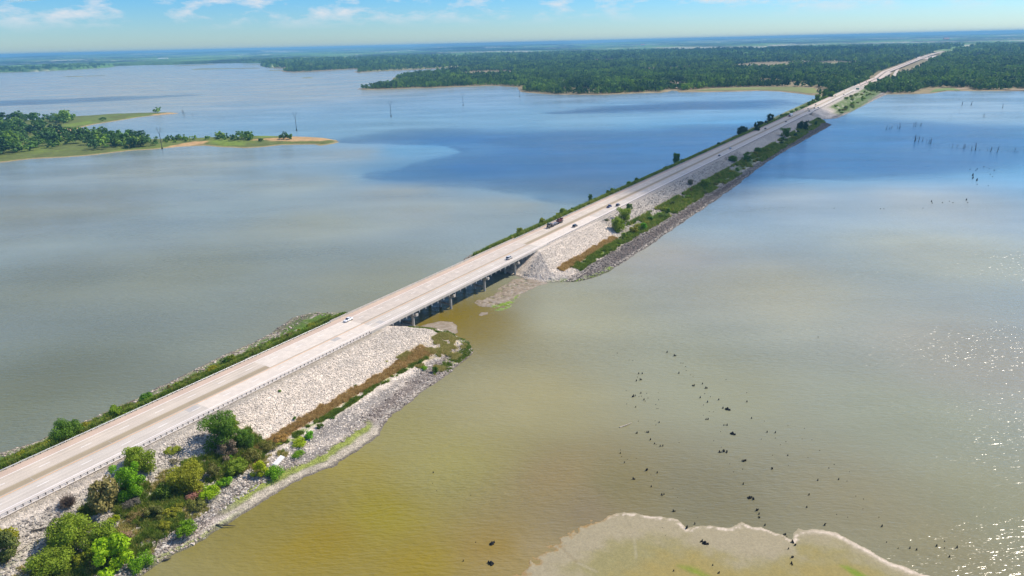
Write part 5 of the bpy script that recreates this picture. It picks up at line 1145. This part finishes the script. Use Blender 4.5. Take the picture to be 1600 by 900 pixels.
A1 = """232,187,1 300,226,1 320,228,1 400,75,1 512,183,2 554,202,3 353,303,2 373,303,2 340,343,2 362,337,3 346,322,1 590,243,1 602,243,1 617,262,1 620,285,1 579,300,2 643,310,1 658,320,1 663,371,3 712,360,2 731,384,3 282,398,1 322,431,3 333,427,2 365,412,2 354,432,1 368,430,1 398,414,1 405,440,1 383,450,2 390,457,1 463,411,1 465,450,1 336,491,2 285,473,1 449,476,1 453,499,1 461,499,1 699,438,2 724,415,1 756,433,1 740,463,2 803,450,2 717,479,1 826,497,2 852,504,4 750,516,1 773,517,1 716,537,1 731,560,2 742,560,2 351,570,1 445,568,1 449,592,1 468,577,2 343,637,3 388,630,1 400,632,2 408,633,2 419,674,2 442,697,2 451,702,1 474,711,2 488,709,2 580,690,1 250,732,1 250,750,2 257,768,1 273,803,2 289,786,1 339,779,1 397,846,3 457,860,2 421,871,1 323,895,3 960,410,1 962,461,2 844,336,1 988,553,2 1060,570,1 1075,632,2 1121,635,2 1121,665,1 1042,671,1 1181,685,1 1192,595,1 1284,611,1 1272,670,1 832,593,2 850,593,2 842,590,1 814,629,1 881,642,4 775,680,1 808,744,3 832,740,3 848,744,3 819,716,1 943,795,3 953,793,3 865,810,1 937,840,1 1106,762,1 1191,763,2 1104,838,3 1196,818,1 887,855,1 1362,97,1 1423,834,1 1150,702,1 1327,675,1 1305,775,1 1371,735,1"""
A2 = """184,470,2 215,535,4 232,541,3 248,593,3 258,610,2 260,627,3 286,663,2 381,707,3 388,716,1 414,742,3 427,757,3 396,774,2 413,815,3 410,845,3 533,452,2 631,448,2 492,520,2 482,579,2 571,655,1 566,662,2 670,456,1 712,526,1 748,540,1 673,625,1 820,625,1 834,668,2 910,771,1 965,771,2 997,778,2 1090,760,2 1128,738,1 1127,770,1 1186,768,2 1150,811,2 585,394,1 610,378,1 682,412,1 856,742,1 41,852,2 70,888,3 5,750,4 745,585,1 622,612,1"""
A3 = """508,750,4 502,842,4 372,831,2 430,743,1 231,416,2 228,466,1 247,500,1 407,522,1 1357,597,3 1416,590,1 1302,520,3 1313,518,2 1253,482,2 1265,452,1 1355,490,1 1376,532,1 1420,675,3 1457,657,2 1304,674,1 1319,712,1 1490,740,3 1358,879,2 1471,626,1"""
A4 = "970,563,1 1010,570,1 1020,560,1 1067,545,1 1105,557,1 1112,597,1 990,605,2 990,625,2 1018,640,2 1020,668,1 1128,613,1 1140,570,1 1098,678,1 945,778,2 955,797,1 700,790,2 705,800,1 775,797,1 825,787,1 850,797,1 15,835,1 340,840,1 365,840,1 640,835,1"
def parse(t, ox, oy, k): return [(ox + float(a_) / k, oy + float(b_) / k, float(c_)) for a_, b_, c_ in (w.split(',') for w in t.split())]
near_st = parse(A1, 900, 500, 3.6) + parse(A2, 1100, 600, 3) + parse(A3, 600, 600, 3) + parse(A4, 1300, 140, 4.5)
def st_where(u, v):
    if v < 330: return 'in the calm water below the standing snags at the right'
    if u < 900: return 'in the golden shallows left of the mud bar'
    if v > 815: return 'on or beside the mud bar'
    if v > 735: return 'in the brown shallows just above the mud bar'
    if u > 1200: return 'among the sparse stumps toward the sun glitter'
    if v < 560: return 'in the upper tail of the drowned stump field'
    if u < 1045: return 'on the left side of the drowned stump field'
    return 'on the right side of the drowned stump field'
sz_w = {1: 'tiny black stump tip', 2: 'small black stump', 3: 'black jagged stump', 4: 'large black stump clump'}
for i, (u, v, k) in enumerate(near_st):
    p = pix(u, v); R = math.hypot(math.hypot(*p), CAMZ); kk = int(k); me = STUMPS[{1: 0, 2: 2, 3: 1, 4: 3}[kk]]
    o = link('stump', me, None, (p[0], p[1], .1 if v > 815 else 0), random.uniform(0, 6.28)); s_ = {1: .45, 2: .8, 3: 1.25, 4: 1.9}[kk] * R / 300 * random.uniform(.65, .9); o.scale = (s_, s_, s_)
    tag(o, f'{sz_w[kk]} {st_where(u, v)}', 'tree stump', 'stumps ' + st_where(u, v))
B1 = "360,600,45 370,595,60 400,598,40 410,595,35 432,585,45 440,575,30 465,540,25 505,585,50 525,590,30 537,585,80 545,570,30 645,553,8 712,560,50 722,555,40 742,555,60 765,550,35 795,552,40 805,550,45 815,548,35 308,593,8 332,632,8 265,643,8 292,688,10 315,697,8 350,698,8 396,708,6 415,628,6 430,732,6 120,800,25 190,790,18 165,800,8 250,812,5 323,805,14 432,818,8 535,823,8 545,720,15 575,725,20 622,700,14 730,745,85 738,740,70 745,740,30 757,720,40 778,750,55 785,730,60 815,748,25 830,745,60 880,770,50 905,775,50 915,772,50 930,775,60 940,770,70 970,790,20 1020,795,20 1040,790,18"
B2 = "70,495,10 90,490,15 110,480,10 130,455,25 128,430,30 178,385,18 235,375,25 240,395,10 265,385,12 290,360,8 330,355,8 215,350,12 232,330,8 268,290,55 275,280,40 300,290,15 320,285,15 345,275,12 385,285,50 392,280,40 445,260,6 490,262,8 495,305,6 430,315,6 400,315,6 380,325,8 485,460,10 545,445,40 555,435,50 540,420,15 655,420,6 690,440,25 700,305,6 758,412,8 790,320,55 765,317,6 845,322,5 890,440,15 920,440,25 960,445,15 985,450,28 960,342,8 990,322,6 985,378,12 1010,370,10 1030,350,10 1050,350,8 905,325,8 860,405,6 1020,445,8 880,485,5 765,483,5 658,470,4 110,805,25 140,825,20 150,820,50 205,825,45 215,820,40 235,838,6 270,830,5 290,835,50 300,835,60 310,830,30 350,822,6 390,860,55 400,862,15 435,860,50 445,855,90 495,860,20 515,850,6 590,870,30 635,875,60 645,870,40 718,885,80 725,880,50 775,875,6 850,875,25 880,880,15 900,878,15 920,878,12 945,880,55 970,890,30 985,885,20 1060,880,20"
B3 = "128,500,40 140,498,40 150,495,10 170,497,8 200,500,15 205,500,18 240,500,15 332,508,12 345,508,8 370,510,6 403,515,12 420,510,15 440,515,6 455,515,5 500,515,10 525,515,12 535,517,12 565,518,4 592,520,8 618,522,8 637,522,6 655,523,6 95,530,5 60,530,5 35,535,5 8,540,5 965,538,6 1060,540,5 1080,543,5 1110,547,5 1180,550,10 1265,552,6 1213,575,5 1250,570,5 930,613,10 855,625,8 775,635,8 740,636,4 965,610,5"
def sn_where(u, v):
    if u < 560: return 'in the row off the rear arm of the wooded peninsula' if u < 400 else 'in the water around the lone pylon off the peninsula'
    if v < 172: return 'in the farthest group before the right shore'
    if v < 190: return 'in the pale water at the upper right'
    if v < 203: return 'in the blue water nearest the causeway tip' if u < 1470 else 'in the upper right rows'
    return 'in the long front row of drowned trees at the right'
for i, (u, v, h) in enumerate([(a_, b_, c_ / 8.18) for a_, b_, c_ in parse(B1, 1340, 130, 8.18) + parse(B2, 1470, 130, 8.18)] + [(a_, b_, c_ / 5) for a_, b_, c_ in parse(B3, 260, 80, 5)]):
    p = pix(u, v); R = math.hypot(math.hypot(*p), CAMZ); hm = max(h, 1.0) * R / FPX; j = random.randrange(4); base = (8, 9, 6, 10)[j]; k = hm / base
    o = link('dead_tree', SNAGS[j], None, (p[0], p[1], 0), random.uniform(0, 6.28)); kw = max(k, .45) * .72; o.scale = (kw, kw, k * .9); o.rotation_euler = (random.uniform(-.08, .08), random.uniform(-.08, .08), random.uniform(0, 6.28))
    w_ = 'tall bare snag' if hm > 5 else ('mid height bare snag' if hm > 2.2 else 'low dead trunk')
    tag(o, f'{w_} {sn_where(u, v)}', 'dead tree', 'dead trees ' + sn_where(u, v))
def log(name, u0, v0, u1, v1, r0, mat, label, water=False):
    if water: a0 = (*pix(u0, v0), .05); a1 = (*pix(u1, v1), .15)
    else: a0 = ground(u0, v0, .25)[0]; a1 = ground(u1, v1, .3)[0]
    a0, a1 = Vector(a0), Vector(a1); mb = MB(); Lg = (a1 - a0).length; mid = (a1 - a0) * .5 + Vector((.3, -.2, .15))
    mb.tube([(0, 0, 0), mid, a1 - a0], [r0, r0 * .75, r0 * .3], 8); mb.tube([mid, mid + Vector((Lg * .12, Lg * .05, .3))], [r0 * .4, r0 * .1], 5)
    o = mb.build(name, mat, None, a0); tag(o, label, 'log')
log('driftwood_log', 338, 821, 368, 823, .22, M_DRIFTD, 'dark driftwood log lying across the algae shore at the water edge')
log('driftwood_log', 0, 880, 52, 847, .22, M_DRIFT, 'long pale bleached log on the grey rocks by the left picture edge')
log('driftwood_log', 49, 831, 83, 824, .3, M_DRIFTD, 'dark log lying on the grey rocks left of the big domed tree')
log('driftwood_log', 968, 668, 987, 661, .25, M_DRIFT, 'thin pale log floating among the stumps', True)
log('driftwood_log', 255, 877, 268, 873, .25, M_DRIFTD, 'short dark log at the lower shore near the lime bush')
log('driftwood_log', 277, 722, 282, 700, .18, M_DRIFT, 'thin upright leaning dead stick on the slope left of the largest tree')
log('driftwood_log', 255, 836, 300, 812, .25, M_DRIFT, 'pale stick in the debris line above the isolated round bush')
loc, s_, d_ = ground(435, 722); a = MB(); a.box(-.9, .9, -2.2, 2.2, 0, .35, tx=.1, ty=.1); a.box(-.7, .7, -1.9, 1.6, .35, .55, tx=.1, ty=.1)
o = a.build('concrete_slab', M_WHITE, None, (loc[0], loc[1], loc[2] + .3), R_(-25)); o.rotation_euler = (.25, .1, R_(-25)); tag(o, 'white broken slab lying on the rocks above the dense shoreline bush', 'slab')

# ------------------------------------------------------------------ clouds whose shade lies on the lake
def cloud_mat():
    m = bpy.data.materials.new('cloud'); m.use_nodes = True; n = m.node_tree; n.nodes.clear(); N = n.nodes.new; Lk = n.links.new
    o = N('ShaderNodeOutputMaterial'); mx = N('ShaderNodeMixShader'); tr = N('ShaderNodeBsdfTransparent'); df = N('ShaderNodeBsdfDiffuse'); tl = N('ShaderNodeBsdfTranslucent'); m2 = N('ShaderNodeMixShader'); m2.inputs[0].default_value = .35
    df.inputs[0].default_value = tl.inputs[0].default_value = (.9, .9, .9, 1)
    a_ = N('ShaderNodeAttribute'); a_.attribute_name = 'dens'
    Lk(df.outputs[0], m2.inputs[1]); Lk(tl.outputs[0], m2.inputs[2]); Lk(a_.outputs['Fac'], mx.inputs[0]); Lk(tr.outputs[0], mx.inputs[1]); Lk(m2.outputs[0], mx.inputs[2]); Lk(mx.outputs[0], o.inputs['Surface']); return m
M_CLOUD = cloud_mat()
def cloud(ipoly, step, soft, h=650.0, amax=.9, wob=1.0, world=None):
    P = np.array(world if world is not None else [pix(u, v, 0) for u, v in ipoly])
    off = np.array([math.sin(SUN_AZ), math.cos(SUN_AZ)]) * h / math.tan(SUN_EL)
    x0, y0 = P.min(0) - soft * 1.5; x1, y1 = P.max(0) + soft * 1.5
    X, Y = np.meshgrid(np.arange(x0, x1, step), np.arange(y0, y1, step), indexing='ij'); sh = X.shape; X, Y = X.ravel(), Y.ravel()
    sdv = poly_sd(X, Y, P); n = fbm(X / soft / 1.6, Y / soft / 1.6, 4, 121)
    D = sstep(-soft * .45, soft * .95, sdv + (n - .5) * soft * 2 * wob)
    keep = D > .01
    idx = np.arange(len(X)).reshape(sh); f = np.stack([idx[:-1, :-1], idx[1:, :-1], idx[1:, 1:], idx[:-1, 1:]], -1).reshape(-1, 4); f = f[keep[f].any(1)]
    top = h + D * (30 + 90 * fbm(X / 70, Y / 70, 4, 122)); bot = h - 6 * D
    nV = len(X); V = np.concatenate([np.stack([X + off[0], Y + off[1], top], 1), np.stack([X + off[0], Y + off[1], bot - .5], 1)])
    F = np.concatenate([f, f[:, ::-1] + nV]); al = 1 - np.sqrt(1 - np.clip(D * amax, 0, .985))
    o = link('cloud', make_mesh('cloud', V, F, [M_CLOUD], vattr={'dens': np.concatenate([al, al])}, smooth=True)); tag(o, kind='structure')
cloud([(575, 213), (640, 205), (720, 202), (820, 203), (905, 203), (1000, 199), (1100, 193), (1180, 186), (1235, 176), (1262, 168), (1282, 176), (1340, 183), (1420, 187), (1500, 192), (1660, 199), (1700, 262), (1600, 268), (1500, 285), (1400, 287), (1290, 286), (1200, 296), (1130, 318), (1065, 332), (1020, 322), (1000, 300), (940, 302), (880, 295), (800, 285), (720, 290), (640, 286), (600, 280), (560, 268), (590, 258), (650, 246), (720, 234), (690, 228), (640, 222), (585, 219)], 12, 80, h=600, amax=.82)
cloud([(850, 173), (950, 166), (1010, 161), (1100, 158), (1240, 155), (1255, 162), (1200, 170), (1100, 173), (960, 176), (880, 177)], 14, 55, h=600, amax=.9)
cloud([(-60, 160), (60, 155), (180, 151), (300, 147), (310, 149), (220, 155), (120, 162), (0, 166), (-60, 169)], 14, 50, h=600, amax=.8)
cloud([(1000, 84), (1040, 80.5), (1150, 79.5), (1320, 79), (1420, 79), (1400, 83), (1250, 85.5), (1100, 86)], 60, 200, h=2600, amax=.9)
cloud([(640, 79), (700, 77), (820, 76.5), (900, 77), (880, 80), (760, 81.5), (660, 82)], 60, 200, h=2600, amax=.9)
cloud([(0, 104), (60, 103), (120, 101), (200, 98), (240, 95), (100, 97), (-50, 99)], 60, 200, h=1000, amax=.8)

# ------------------------------------------------------------------ haze
m = bpy.data.materials.new('haze'); m.use_nodes = True; n = m.node_tree; n.nodes.clear()
o_ = n.nodes.new('ShaderNodeOutputMaterial'); pv = n.nodes.new('ShaderNodeVolumePrincipled'); pv.inputs['Color'].default_value = (.26, .66, 1.0, 1); pv.inputs['Density'].default_value = 7.5e-5; pv.inputs['Anisotropy'].default_value = 0.0
n.links.new(pv.outputs[0], o_.inputs['Volume'])
a = MB(); a.box(-27500, 27500, -7500, 39500, -4.5, 150); hz = a.build('haze', m); tag(hz, kind='stuff')
